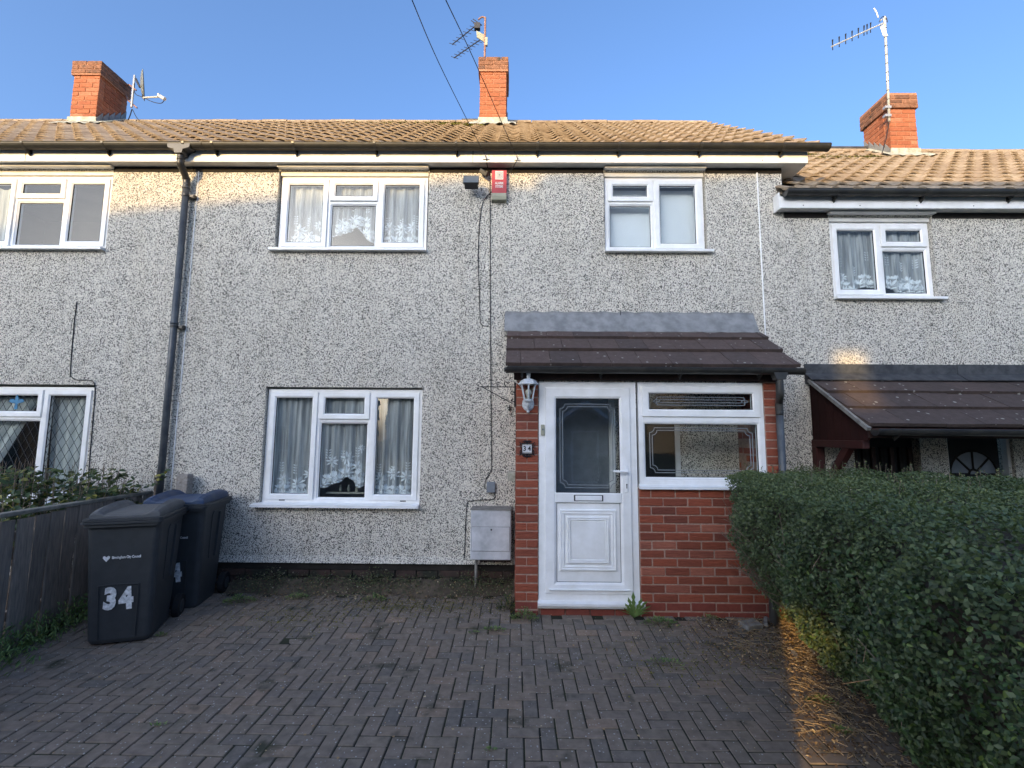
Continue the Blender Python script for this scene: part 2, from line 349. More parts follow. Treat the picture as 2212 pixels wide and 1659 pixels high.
# ================================================================== GROUND
g = MB(); g.box(-150, 150, -150, 150, -.6, -.5); tag(g.build('ground', 'lawn'), kind='structure')
g = MB(); g.box(-60, 60, -7.2, -2.2, -.4, -.16); tag(g.build('road', 'asphalt'), kind='structure')
g = MB(); g.box(-60, 60, -2.2, -.9, -.4, -.07); tag(g.build('pavement', 'stone_grey'), kind='structure')
g = MB(); g.box(-60, 60, -12, -7.2, -.4, -.12); tag(g.build('far_front_gardens', 'lawn'), kind='structure')
g = MB()
ys = [-.9, 1, 2, 3, 3.6]+[3.65+.05*k for k in range(19)]+[5.3]
for x0, x1, dz, nm, mt in ((-3.86, 6.5, -.0055, 'driveway', 'joint'), (-9, -3.86, -.02, 'garden_soil', 'soil')):
    g = MB(); vs = []; fs = []
    for y in ys: vs += [(x0, y, gz(y)+dz), (x1, y, gz(y)+dz)]
    for i in range(len(ys)-1): fs.append((2*i, 2*i+1, 2*i+3, 2*i+2))
    g.add(vs, fs); o = g.build(nm, mt); tag(o, kind='structure')
    if nm == 'driveway': DRIVE = o
# pavers (herringbone), 0.182 x 0.091
U = .0912; X0, Y0 = -.035, 3.147
def right_edge(y): return 1.86+(y-2.5)*.30
pav = []
for i in range(-60, 60):
    for j in range(-26, 24):
        d = (i-j) % 4
        if d == 0: cx, cy, h = X0+(i+1)*U, Y0+(j+.5)*U, 1
        elif d == 3: cx, cy, h = X0+(i+.5)*U, Y0+(j+1)*U, 0
        else: continue
        if cx < -3.82 or cx > right_edge(cy)+.25 or cy < 1.35: continue
        if cx > -.02 and cy > YP-.015: continue
        if cy > 4.86: continue
        pav.append((cx, cy, h))
def vis(x, y):
    p = Vector((x, y, gz(y)))-CP; w = p.dot(fw)
    if w < .1: return -1
    px = CX+F*p.dot(rt)/w; py = CY-F*p.dot(up)/w
    return (1/w) if (-10 < px < 2222 and py < 1665) else -1/w-5
pav.sort(key=lambda p: -vis(p[0], p[1]))
pm = {}
for h in (0, 1):
    hx, hy = (U-.0036, U/2-.0036) if h else (U/2-.0036, U-.0036)
    for k in range(3):
        g = MB(); g.cbox(-hx+random.uniform(0, .002), hx-random.uniform(0, .002), -hy+random.uniform(0, .002), hy-random.uniform(0, .001), -.045, 0, .0035)
        o = g.build('paver', 'paver'); pm[h, k] = o.data; bpy.data.objects.remove(o)
rest = MB()
for n_, (cx, cy, h) in enumerate(pav):
    sink = random.gauss(0, .0012)
    e = Euler((random.gauss(0, .005)+(gz(cy+.05)-gz(cy-.05))/.1, random.gauss(0, .006), random.gauss(0, .007)))
    if n_ < 300:
        o = obj('paver', pm[h, random.randrange(3)], DRIVE, (cx, cy, gz(cy)+sink)); o.rotation_euler = e
    else:
        M = Matrix.Translation((cx, cy, gz(cy)+sink)) @ e.to_matrix().to_4x4()
        hx, hy = (U-.0036, U/2-.0036) if h else (U/2-.0036, U-.0036)
        rest.cbox(-hx, hx, -hy, hy, -.045, 0, .0035, M)
o = rest.build('paver_field', 'paver_joined', DRIVE, fix=False); o['kind'] = 'stuff'
# soil strip at the hedge foot and moss along the house
g = MB(); n = 26; vs = []; fs = []
for a in range(n+1):
    y = 1.3+3.2*a/n
    for b_ in range(15):
        x = right_edge(y)+.02+b_*.16+(.06*math.sin(a*1.7) if b_ == 0 else 0)
        z = gz(y)-.02+.055*math.sin(min(b_/3, 1)*1.57)+random.uniform(-.012, .012)-(0.03 if b_ == 0 else 0)
        vs.append((x, y, z))
for a in range(n):
    for b_ in range(14): q = a*15+b_; fs.append((q, q+1, q+16, q+15))
g.add(vs, fs); tag(g.build('soil_strip', 'soil', smooth=True), kind='structure')
g = MB(); vs = []; fs = []; n = 60
for a in range(n+1):
    x = -3.86+3.86*a/n
    for b_ in range(5):
        vs.append((x, 4.84-.05*math.sin(x*5)-.03*math.sin(x*13)+b_*.06, -.012+.12*(b_/4)**1.2+random.uniform(-.008, .015)))
for a in range(n):
    for b_ in range(4): q = a*5+b_; fs.append((q, q+1, q+6, q+5))
g.add(vs, fs); tag(g.build('soil_margin', 'soil', smooth=True), kind='structure')

# ================================================================== shared builders
def wall_with_holes(name, x0, x1, z0, z1, holes, parent, mat='roughcast', th=.22, y=YW, cols=None):
    "wall slab made of blocks around openings (open reveals)"
    xs = sorted({x0, x1, *[h[0] for h in holes], *[h[1] for h in holes]}); xs = [x for x in xs if x0 <= x <= x1]
    zs = sorted({z0, z1, *[h[2] for h in holes], *[h[3] for h in holes]}); zs = [z for z in zs if z0 <= z <= z1]
    def hole(a, b_):
        return any(h[0]-1e-6 <= a and b_ <= h[1]+1e-6 for h in [])
    vs = []; fs = []; idx = {}
    def V(i, j, k):
        if (i, j, k) not in idx: idx[i, j, k] = len(vs); vs.append((xs[i], y+(th if k else 0), zs[j]))
        return idx[i, j, k]
    def solid(i, j):
        if i < 0 or j < 0 or i >= len(xs)-1 or j >= len(zs)-1: return False
        cx = (xs[i]+xs[i+1])/2; cz = (zs[j]+zs[j+1])/2
        return not any(h[0] < cx < h[1] and h[2] < cz < h[3] for h in holes)
    for i in range(len(xs)-1):
        for j in range(len(zs)-1):
            if not solid(i, j): continue
            fs.append((V(i, j, 0), V(i+1, j, 0), V(i+1, j+1, 0), V(i, j+1, 0)))
            fs.append((V(i, j, 1), V(i, j+1, 1), V(i+1, j+1, 1), V(i+1, j, 1)))
            if not solid(i-1, j): fs.append((V(i, j, 0), V(i, j+1, 0), V(i, j+1, 1), V(i, j, 1)))
            if not solid(i+1, j): fs.append((V(i+1, j, 0), V(i+1, j, 1), V(i+1, j+1, 1), V(i+1, j+1, 0)))
            if not solid(i, j-1): fs.append((V(i, j, 0), V(i, j, 1), V(i+1, j, 1), V(i+1, j, 0)))
            if not solid(i, j+1): fs.append((V(i, j+1, 0), V(i+1, j+1, 0), V(i+1, j+1, 1), V(i, j+1, 1)))
    g = MB(); g.add(vs, fs); return g.build(name, mat, parent)
FY = YW+.045       # front of window frames
def window(parent, x0, x1, z0, z1, cols, splits, sill=(.07, .02, .07), leaded=False, room='interior', yf=FY, roomdepth=1.2, sashes=None):
    """cols: x boundaries incl. ends; splits: per column None or height of the transom"""
    g = MB(); w = .045
    g.frame(x0, x1, z0, z1, [(0, yf), (w-.006, yf), (w, yf+.006), (w, yf+.06), (0, yf+.06)])
    for c in cols[1:-1]: g.cbox(c-.022, c+.022, yf+.001, yf+.058, z0+w-.004, z1-w+.004, .004)
    for i, s_ in enumerate(splits):
        if s_: g.cbox(cols[i]+(.02 if i else w), cols[i+1]-(.02 if i < len(splits)-1 else w), yf+.002, yf+.057, s_-.022, s_+.022, .004)
    win = g.build('window', 'upvc', parent)
    k = 0
    for i, s_ in enumerate(splits):
        a = cols[i]+(w if i == 0 else .022)-.012; b_ = cols[i+1]-(w if i == len(splits)-1 else .022)+.012
        cells = [(z0+w-.012, z1-w+.012, True)] if not s_ else [(z0+w-.012, s_-.022+.012, False), (s_+.022-.012, z1-w+.012, True)]
        for (c0, c1, opens) in cells:
            sw = .062 if opens else .026
            yo = yf-.016 if opens else yf+.004
            g = MB(); g.frame(a, b_, c0, c1, [(0, yo+.004), (.004, yo), (sw-.016, yo), (sw-.006, yo+.008), (sw, yo+.012), (sw, yo+.05), (0, yo+.05)])
            g.build('sash', 'upvc', win)
            g = MB(); g.frame(a+sw-.003, b_-sw+.003, c0+sw-.003, c1-sw+.003, [(0, yo+.011), (.007, yo+.013), (.007, yo+.022), (0, yo+.022)]); g.build('gasket', 'rubber', win)
            g = MB(); g.box(a+sw-.01, b_-sw+.01, yo+.018, yo+.024, c0+sw-.01, c1-sw+.01); g.build('pane', 'glass', win)
            if leaded:
                g = MB(); X0_, X1_, Z0_, Z1_ = a+sw, b_-sw, c0+sw, c1-sw; pw, ph = .088, .15; tot = 0
                for sgn in (1, -1):
                    for q in range(-30, 40):
                        # line z = Z0 + sgn*(x-X0)*ph/pw + q*ph
                        pts = []
                        for xx in (X0_, X1_):
                            zz = Z0_+sgn*(xx-X0_)*ph/pw+q*ph; pts.append((xx, zz))
                        (xa, za), (xb, zb) = pts
                        def clip(t0, t1, p, d, lo, hi):
                            if abs(d) < 1e-9: return t0, t1
                            ta, tb = (lo-p)/d, (hi-p)/d
                            if ta > tb: ta, tb = tb, ta
                            return max(t0, ta), min(t1, tb)
                        t0, t1 = clip(0, 1, za, zb-za, Z0_, Z1_)
                        if t1-t0 < .02: continue
                        p = Vector((xa+(xb-xa)*t0, yo+.014, za+(zb-za)*t0)); r_ = Vector((xa+(xb-xa)*t1, yo+.014, za+(zb-za)*t1))
                        g.tube([p, r_], .0032, 4)
                g.build('leading', 'leading', win)
    if sill:
        l, r_, pr = sill; g = MB()
        g.prism([(YW-pr, z0-.034), (YW-pr, z0-.008), (yf+.02, z0+.006), (yf+.02, z0-.034)], x0-l, x1+r_, 'x'); g.build('sill', 'upvc', win)
    # the room behind
    g = MB(); y0 = yf+.062; X_, Z_ = .35, .3; yb = y0+.16+roomdepth
    def q(a, b_, c, d): g.add([a, b_, c, d], [(0, 1, 2, 3)])
    xa, xb, za, zb = x0-X_, x1+X_, z0-Z_, z1+.12
    q((xa, YW+.221, za), (xa, yb, za), (xa, yb, zb), (xa, YW+.221, zb)); q((xb, YW+.221, za), (xb, yb, za), (xb, yb, zb), (xb, YW+.221, zb))
    q((xa, YW+.221, za), (xb, YW+.221, za), (xb, yb, za), (xa, yb, za)); q((xa, YW+.221, zb), (xb, YW+.221, zb), (xb, yb, zb), (xa, yb, zb))
    q((xa, yb, za), (xb, yb, za), (xb, yb, zb), (xa, yb, zb)); g.build('room', room, win, fix=False)
    return win
def fold_y(x, ph=0): return .018*math.sin(x*46+ph)+.010*math.sin(x*97+1.3+ph*2)
def curtain(label, x0, x1, z0f, z1, y, flowers, ph=0, mat='net', lace=True, group=None):
    "net curtain hanging in folds; z0f(x) gives the hem"
    t = thing('net_curtain', label, 'curtain', group, (0, 0, 0))
    g = MB(); n = max(24, int((x1-x0)*110)); rows = 10; vs = []; fs = []
    for i in range(n+1):
        x = x0+(x1-x0)*i/n
        for j in range(rows+1):
            a = j/rows; z = z1+(z0f(x)-z1)*a+ (.008*math.sin(x*60+ph) if j == 0 else 0); vs.append((x, y+fold_y(x, ph)*(.5+.7*a), z))
    for i in range(n):
        for j in range(rows): q = i*(rows+1)+j; fs.append((q, q+1, q+rows+2, q+rows+1))
    g.add(vs, fs); g.build('net_cloth', mat, t, smooth=True, fix=False)
    if lace:
        g = MB()
        def pt(x, z): a = clampf((z1-z)/max(.1, z1-z0f(x)), 0, 1); return (x, y+fold_y(x, ph)*(.5+.7*a)-.004, z)
        def petal(cx, cz, an, l, w, inner=0):
            pts = []
            for tt, ww in ((.12, 0), (.4, -.8), (.7, -.9), (1, 0), (.7, .9), (.4, .8)):
                u_, v_ = tt*l, ww*w/2; x = cx+u_*math.cos(an)-v_*math.sin(an); z = cz+u_*math.sin(an)+v_*math.cos(an)
                if not (x0 < x < x1) or z > z1 or z < z0f(x)-.004: return
                pts.append(pt(x, z))
            g.add(pts, [(0, 1, 2, 3), (0, 3, 4, 5)])
        for (cx, cz, r) in flowers:
            for k in range(9): petal(cx, cz, k*.698+.3*math.sin(cx*9), r, r*.30)
            petal(cx, cz-r*.7, -1.5, r*.9, .012)
        x = x0+.03
        while x < x1:
            zb = z0f(x)
            for k in range(7): petal(x, zb+.03, .3+k*.42, .085, .020)
            for k in range(5): petal(x+.03, zb+.10, .9+k*.35, .06, .017)
            x += .085
        # sprigs above
        x = x0+.07
        while x < x1:
            zb = z0f(x)+.27+.05*math.sin(x*21)
            for k in range(4):
                petal(x, zb+k*.028, .5, .032, .016); petal(x, zb+k*.028, 2.6, .032, .016)
            x += .16
        # scalloped hem
        i = 0; x = x0
        while x < x1:
            for k in range(3): petal(x+.012*k, z0f(x)+.004, 1.57+(k-1)*.5, .02, .014)
            x += .03
        g.build('lace_pattern', 'lace', t, fix=False)
    return t
def halfround(g, x0, x1, yc, zc, r=.056, n=10, th=.004, drop=0):
    vs = []; prof = [(yc+r*math.cos(a), zc-r*math.sin(a)) for a in [math.pi*k/n for k in range(n+1)]]+[(yc+(r-th)*math.cos(a), zc-(r-th)*math.sin(a)) for a in [math.pi*k/n for k in range(n, -1, -1)]]
    g.prism(prof, x0, x1, 'x')
def gutter(parent, x0, x1, yc, zc, r=.056, step=.9, mat='gutter_dirty', first=.3, endcap=True):
    g = MB(); halfround(g, x0, x1, yc, zc, r); g.tube([(x0, yc-r+.003, zc+.001), (x1, yc-r+.003, zc+.001)], .006, 6)
    if endcap:
        for x in (x0, x1): g.prism([(yc+r*1.08*math.cos(a), zc-r*1.08*math.sin(a)) for a in [math.pi*k/10 for k in range(11)]], x-.006, x+.006, 'x')
    gt = g.build('gutter', mat, parent); x = x0+first
    while x < x1-.1:
        g = MB(); halfround(g, x-.013, x+.013, yc, zc+.004, r+.006); g.box(x-.012, x+.012, yc+r-.004, yc+r+.012, zc-r*1.5, zc+.015)
        g.prism([(yc-r*.2, zc-r-.006), (yc+r, zc-r-.006), (yc+r, zc-r*1.9)], x-.005, x+.005, 'x'); g.build('bracket', 'black_plastic', gt); x += step
    return gt
# ---- wavy roof tiles
SL = .8; TW, TG = .232, .2185
def roof_tile_mesh(seed):
    random.seed(seed); n = 9; vs = []; L_ = .31; cs = 1/math.hypot(1, SL); sn = SL*cs
    for b_ in (0, 1):            # 0 lower end, 1 upper
        for top in (1, 0):
            for i in range(n+1):
                t = i/n; h = .0165*math.sin(t*2*math.pi*1.0+.5)+(.012 if t > .93 else 0)+random.uniform(-.001, .001)
                s_ = (-.01 if b_ == 0 else L_)+(random.uniform(-.002, .002) if b_ == 0 else 0); hh = h+(.018 if top else 0)+(.026 if b_ == 0 else -.012)
                vs.append(((t-.5)*(TW+.012), s_*cs-hh*sn, s_*sn+hh*cs))
    m_ = n+1; fs = []
    for i in range(n):
        fs += [(i, i+1, 2*m_+i+1, 2*m_+i), (m_+i, 3*m_+i, 3*m_+i+1, m_+i+1), (i, m_+i, m_+i+1, i+1)]
    fs += [(0, 2*m_, 3*m_, m_), (n, m_+n, 3*m_+n, 2*m_+n)]
    g = MB(); g.add(vs, fs); o = g.build('roof_tile', 'tile_roof', smooth=False); me = o.data; bpy.data.objects.remove(o); return me
TM = [roof_tile_mesh(k) for k in range(5)]; random.seed(11)
def tiled_roof(parent, x0, x1, z_eave, rows=13, skip=None, ye=4.845, ridge=True, deck=True):
    y1 = ye+rows*TG; z1 = z_eave+(y1-ye)*SL
    g = MB(); g.add([(x0, ye+.02, z_eave-.035), (x1, ye+.02, z_eave-.035), (x1, y1, z1-.035), (x0, y1, z1-.035), (x1, y1+3.0, z1-2.4), (x0, y1+3.0, z1-2.4)], [(0, 1, 2, 3), (3, 2, 4, 5)])
    rf = g.build('roof', 'tile_roof', parent); cand = []
    nx = int(round((x1-x0)/TW)); w_ = (x1-x0)/nx
    for r in range(rows):
        for c in range(nx):
            x = x0+(c+.5)*w_; y = ye+r*TG; z = z_eave+(y-ye)*SL
            if skip and skip(x, y): continue
            cand.append((x, y, z))
    cand.sort(key=lambda p: (-(1 if -9.0 < p[0]*5.1/p[1] < 6 else 0), p[1]))
    for k, (x, y, z) in enumerate(cand[:300]):
        o = obj('roof_tile', random.choice(TM), rf, (x, y+random.gauss(0, .0015), z+random.gauss(0, .0012))); o.rotation_euler = (random.gauss(0, .004), random.gauss(0, .005), random.gauss(0, .004))
    if len(cand) > 300:
        V = []; Fa = []
        for (x, y, z) in cand[300:]:
            me = random.choice(TM); o_ = len(V); dy = random.gauss(0, .0015); V += [(v.co.x+x, v.co.y+y+dy, v.co.z+z) for v in me.vertices]; Fa += [tuple(i+o_ for i in p.vertices) for p in me.polygons]
        g = MB(); g.add(V, Fa); o = g.build('roof_tile_rows', 'tile_roof', rf, fix=False); o['kind'] = 'stuff'
    # ridge tiles
    x = x0
    while x < x1-.02:
        l = min(.44, x1-x)
        if not (skip and skip(x+l/2, y1)):
            g = MB(); dz = random.uniform(-.006, .008)
            g.prism([(y1+.105*math.cos(a), z1-.035+dz+.085*math.sin(a)) for a in [math.pi*k/8 for k in range(9)]], x+.006, x+l-.006, 'x'); g.build('ridge_tile', 'tile_roof', rf)
        x += .44
    return rf, y1, z1
BM_ = {}
def brick_mesh(l, d, h, c, mat):
    k = (round(l, 4), round(d, 4), round(h, 4), mat)
    if k not in BM_:
        g = MB(); g.cbox(-l/2, l/2, -d/2, d/2, -h/2, h/2, c); o = g.build('brick', mat); BM_[k] = o.data; bpy.data.objects.remove(o)
    return BM_[k]
def brick(parent, x, y, z, l, d, h, mat, j=.002, rot=0):
    o = obj('brick', brick_mesh(l, d, h, .005, mat), parent, (x+random.gauss(0, j*.6), y+random.gauss(0, j), z+random.gauss(0, j*.4))); o.rotation_euler = (0, random.gauss(0, .004), rot+random.gauss(0, .004)); return o
def chimney(parent, xc, y0, zb, zt, w=.45, dp=.56, rz_off=0):
    course = .078; n = int(round((zt-zb)/course)); J = .010
    g = MB(); g.box(xc-w/2+.008, xc+w/2-.008, y0+.008, y0+dp-.008, zb-.9, zt-.003); g.box(xc-w/2-.022, xc+w/2+.022, y0-.022, y0+dp+.022, zt-3*course+.004, zt-.004)
    ch = g.build('chimney', 'mortar_chim', parent); rz = 4.772+.05+(y0-4.845)*SL+rz_off
    for k in range(n):
        cap = k >= n-3; e = .03 if cap else 0; W_ = w+2*e; D_ = dp+2*e; z = zb+(k+.5)*course; mt = 'brick_cap' if cap else 'brick_chim'; h = course-J; bd = .1
        xs0 = xc-W_/2; ya = y0-e; yb = y0+dp+e
        # front and back rows
        segs = [W_/2, W_/2] if k % 2 == 0 else [W_/4, W_/2, W_/4]
        for yy in (ya+bd/2, yb-bd/2):
            x = xs0
            for s_ in segs: brick(ch, x+s_/2, yy, z, s_-J, bd, h, mt); x += s_
        # sides
        L_ = D_-2*bd; segs = ([L_*.6, L_*.4] if k % 2 else [L_*.33, L_*.67])
        for xx in (xs0+bd/2, xs0+W_-bd/2):
            y = ya+bd
            for s_ in segs: brick(ch, xx, y+s_/2, z, s_-J, bd-.001, h, mt, rot=math.pi/2); y += s_
        # use rotated meshes: length lies along y
    # flaunching and flashing
    g = MB(); g.prism([(xc-.16, zt-.004), (xc+.16, zt-.004), (xc+.11, zt+.035), (xc-.11, zt+.035)], y0+.1, y0+dp-.1); g.lathe([(.09, zt+.02), (.085, zt+.06), (.03, zt+.085)], (xc, y0+dp/2, 0), 10); g.build('flaunching', 'mortar_blob', ch)
    g = MB(); g.prism([(xc-w/2-.03, rz-.05), (xc+w/2+.03, rz-.05), (xc+w/2+.012, zb+.012), (xc-w/2-.012, zb+.012)], y0-.016, y0-.002)
    vs = []
    for i in range(13):
        x = xc-w/2-.16+(w+.32)*i/12; a = .02*math.sin(i*2.1)
        vs += [(x, y0-.010, rz+.03), (x, y0-.17+a, rz+.022-.17*SL+.012*math.sin(i*1.9))]
    g.add(vs, [(2*i, 2*i+1, 2*i+3, 2*i+2) for i in range(12)]); g.build('apron_flashing', 'flash_pale', ch)
    for sx in (-1, 1):
        g = MB(); x = xc+sx*(w/2+.004)
        k = 0; y = y0
        while y < y0+dp-.01:
            zr = rz+.01+(y-y0)*SL; st = min(.11, y0+dp-y)
            g.prism([(y, zr-.1), (y+st, zr-.1+st*SL), (y+st, zr+.16+st*SL), (y+.01, zr+.10)], min(x, x+sx*.007), max(x, x+sx*.007), 'x'); y += .11; k += 1
        g.build('step_flashing', 'lead', ch)
        g = MB(); xo = x+sx*.12; g.add([(x, y0-.05, rz-.01), (xo, y0-.05, rz-.02), (xo, y0+dp*.9, rz+.02+dp*.9*SL), (x, y0+dp*.9, rz+.04+dp*.9*SL)], [(0, 1, 2, 3)]); g.build('soaker', 'flash_pale', ch, fix=False)
    return ch
def eaves(parent, x0, x1, zf, hf=.135, yf=4.93, seams=(), mat='upvc_soffit'):
    g = MB(); g.cbox(x0, x1, yf, yf+.016, zf, zf+hf, .003); fa = g.build('fascia', 'upvc', parent)
    g = MB(); x = x0+.25
    while x < x1: g.tube([(x, yf-.002, zf+.03), (x, yf+.003, zf+.03)], .006, 6); x += .62
    g.build('fixing', 'dark_metal', fa)
    for s_ in seams:
        g = MB(); g.box(s_-.003, s_+.003, yf-.0015, yf, zf, zf+hf); g.build('joint_line', 'dark_metal', fa)
    g = MB(); g.box(x0, x1, yf+.017, YW-.002, zf+.006, zf+.016); g.build('soffit', mat, parent)
    return fa

# ================================================================== NUMBER 34
H = thing('terraced_house', 'roughcast terraced house with brick porch, red alarm box and central chimney', 'house', 'roughcast houses of the terrace')
XL, XR = -3.72, 3.0
holes = [(-2.725, -1.015, .862, 2.105), (-2.735, -1.01, 3.665, 4.60), (.985, 2.135, 3.665, 4.60)]
# the porch doorway opens through the wall
wall_with_holes('wall', XL, XR, .265, 4.655, holes, H)
for a, b_ in ((XL, -2.74), (-1.005, .98), (2.14, XR)): g = MB(); g.box(a, b_, YW-.006, YW-.001, 4.578, 4.654); g.build('dark_wall_band', 'dark_gap', H)  # physical dark band along the top of the wall
g = MB(); g.prism([(YW-.028, .262), (YW-.02, .285), (YW-.001, .33), (YW-.001, .262)], XL, 0, 'x'); g.build('bellcast_bead', 'roughcast', H)
g = MB(); g.box(XL, 3.0, YW+.012, YW+.2, .19, .264); g.build('damp_course', 'dark_gap', H)
g = MB(); g.box(XL, 3.0, YW+.03, YW+.2, -.3, .19); pl = g.build('plinth', 'mortar_dark', H)
for k in range(3):
    x = XL+(.11 if k % 2 else 0)
    while x < -.05:
        l = min(.215, -.02-x)
        if l > .05: brick(pl, x+l/2, YW+.05, .15-.077*k, l, .09, .066, 'brick_plinth', .003)
        x += .225
WD = window(H, -2.715, -1.02, .865, 2.085, [-2.715, -2.155, -1.585, -1.02], [None, 1.748, None], sill=(.06, .005, .085))
for x in (-2.5, -1.2): g = MB(); g.box(x-.03, x+.03, FY-.004, FY, .885, .897); g.build('drain_slot', 'dark_metal', WD)
WU = window(H, -2.715, -1.03, 3.67, 4.545, [-2.715, -2.16, -1.59, -1.03], [None, 4.245, None], sill=(.06, .02, .06))
WR = window(H, 1.0, 2.12, 3.67, 4.545, [1.0, 1.555, 2.12], [4.25, None], sill=(.02, .06, .06), room='interior_pale')
for a, b_ in ((-2.735, -1.01), (.985, 2.135)):
    g = MB(); g.cbox(a+.01, b_-.01, YW+.02, YW+.12, 4.55, 4.60, .003); g.build('head_panel', 'upvc_soffit', H)
    g = MB(); g.cbox(a, b_, 4.99, YW+.05, 4.612, 4.634, .003); g.build('soffit_board', 'upvc_soffit', H)
eaves(H, XL-.0, 3.235, 4.635, seams=(-.50,))
# verge box on the right
g = MB(); g.prism([(4.947, 4.636), (7.6, 4.636), (7.6, 4.66+SL*2.6), (4.947, 4.77)], 3.0, 3.235, 'x'); g.build('verge_box', 'upvc_soffit', H)
g = MB(); g.prism([(YW+.23, .1), (9.5, .1), (9.5, 6.6), (7.7, 6.9), (YW+.23, 4.9)], 2.85, 2.998, 'x'); g.build('gable_wall', 'roughcast', H)
skipR = lambda x, y: (-.68 < x < -.14 and y > 7.05)
rf, RY, RZ = tiled_roof(H, XL, 3.29, 4.772, skip=skipR)
gutter(H, -3.50, 3.42, 4.868, 4.795, first=.12)
chimney(H, -.415, 7.2, 6.80, 7.86)
g = MB(); g.box(-.98, -.67, 7.62, 7.78, 6.93, 7.10); g.build('lead_saddle', 'lead_dark', H)
# render beads and downpipe
for x, z0, z1, xt in ((-3.66, 1.2, 4.585, -3.655),): 
    g = MB(); g.tube([(x, YW-.002, z1), (x, YW-.002, 2.02)], .006, 6); g.tube([(x-.012, YW-.002, 1.93), (x-.012, YW-.002, .27)], .006, 6); g.build('movement_bead', 'upvc', H)
g = MB(); g.tube([(2.722, YW-.006, 4.585), (2.722, YW-.006, 2.6)], .008, 6); g.build('movement_bead', 'upvc', H)
# moss near chimney
def moss(parent, pts, name='moss_patch', n=260, ss=.35):
    P = []
    for (cx, cy, r, ze) in pts:
        for k in range(n):
            x = cx+random.gauss(0, r); y = cy+random.gauss(0, r*.35); P.append((x, y, ze+(y-4.845)*SL+.045+random.uniform(0, .02)))
    o = leaves(name, P, [(random.gauss(0, .5), -SL+random.gauss(0, .4), 1) for _ in P], [random.uniform(.02, .045) for _ in P], 'moss_leaf', parent, .8); o['kind'] = 'stuff'
leafmat('moss_leaf', [(0, (.05, .055, .015)), (.5, (.12, .115, .02)), (1, (.22, .19, .03))], .9)
moss(H, [(-1.0, 7.1, .16, 4.772), (-1.35, 7.35, .18, 4.772), (-.75, 6.95, .09, 4.772), (-2.2, 7.4, .3, 4.772)], n=170)

# ================================================================== LEFT HOUSE
HL = thing('terraced_house', 'roughcast house beyond the dark downpipe, with diamond leaded ground floor window', 'house', 'roughcast houses of the terrace')
XA = -10.2
hl = [(-6.60, -4.65, 3.665, 4.60), (-6.55, -4.61, .865, 2.115)]
wall_with_holes('wall', XA, XL-.004, .10, 4.655, hl, HL)
for a, b_ in ((XA, -6.61), (-4.645, XL-.004)): g = MB(); g.box(a, b_, YW-.006, YW-.001, 4.578, 4.654); g.build('dark_wall_band', 'dark_gap', HL)
g = MB(); g.box(XA, XL-.004, YW+.01, YW+.2, -.3, .1); g.build('plinth', 'mortar_dark', HL)
window(HL, -6.58, -4.675, 3.67, 4.545, [-6.58, -5.79, -5.21, -4.675], [None, 4.265, None], sill=(.06, .02, .06))
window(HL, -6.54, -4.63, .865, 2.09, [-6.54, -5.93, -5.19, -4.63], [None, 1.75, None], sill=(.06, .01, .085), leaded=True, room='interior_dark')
g = MB(); g.cbox(-6.6, -4.66, YW+.02, YW+.12, 4.55, 4.60, .003); g.build('head_panel', 'upvc_soffit', HL)
g = MB(); g.cbox(-6.63, -4.64, 4.99, YW+.05, 4.612, 4.634, .003); g.build('soffit_board', 'upvc_soffit', HL)
eaves(HL, XA, XL-.003, 4.635, seams=(-5.56,))
skipL = lambda x, y: (-7.5 < x < -7.0 and y > 7.05)
tiled_roof(HL, XA, XL, 4.772, skip=skipL)
gutter(HL, XA, -3.50, 4.868, 4.795, first=.2, endcap=False)
chimney(HL, -7.25, 7.2, 6.80, 7.79)
g = MB(); g.box(-6.98, -6.6, 7.64, 7.78, 6.93, 7.09); g.build('lead_saddle', 'lead_dark', HL)
# downpipe with outlet and swan neck
px = -3.745; r = .034
g = MB(); g.tube([(px, 4.985, 4.40), (px, 4.985, .05)], r, 14); dpo = g.build('downpipe', 'grey_pipe', HL, smooth=True)
g = MB()
g.prism([(px-.13, 4.80), (px+.13, 4.80), (px+.12, 4.735), (px+.05, 4.715), (px+.04, 4.67), (px-.04, 4.67), (px-.05, 4.715), (px-.12, 4.735)], 4.815, 4.92)
g.build('running_outlet', 'black_plastic', dpo)
sw = smooth_pts([(px, 4.868, 4.72), (px, 4.868, 4.60), (px, 4.875, 4.565), (px, 4.965, 4.47), (px, 4.985, 4.43), (px, 4.985, 4.34)], 4)
g = MB(); g.tube(sw, r+.001, 14); g.build('swan_neck', 'black_plastic', dpo, smooth=True)
for z, y in ((4.62, 4.868), (4.545, 4.895), (4.455, 4.978), (4.35, 4.985), (2.79, 4.985)):
    g = MB(); g.tube([(px, y, z-.012), (px, y, z+.012)], r+.006, 14); g.build('socket_ring', 'grey_pipe' if z < 4.4 else 'black_plastic', dpo, smooth=True)
for z in (4.26, 2.75, .9):
    g = MB(); g.tube([(px, 4.985, z-.013), (px, 4.985, z+.013)], r+.005, 14); g.box(px-.005, px+.085, 4.99, YW-.001, z-.012, z+.012); g.box(px+.06, px+.09, 5.0, YW-.001, z-.02, z+.02); g.build('pipe_clip', 'black_plastic', dpo)

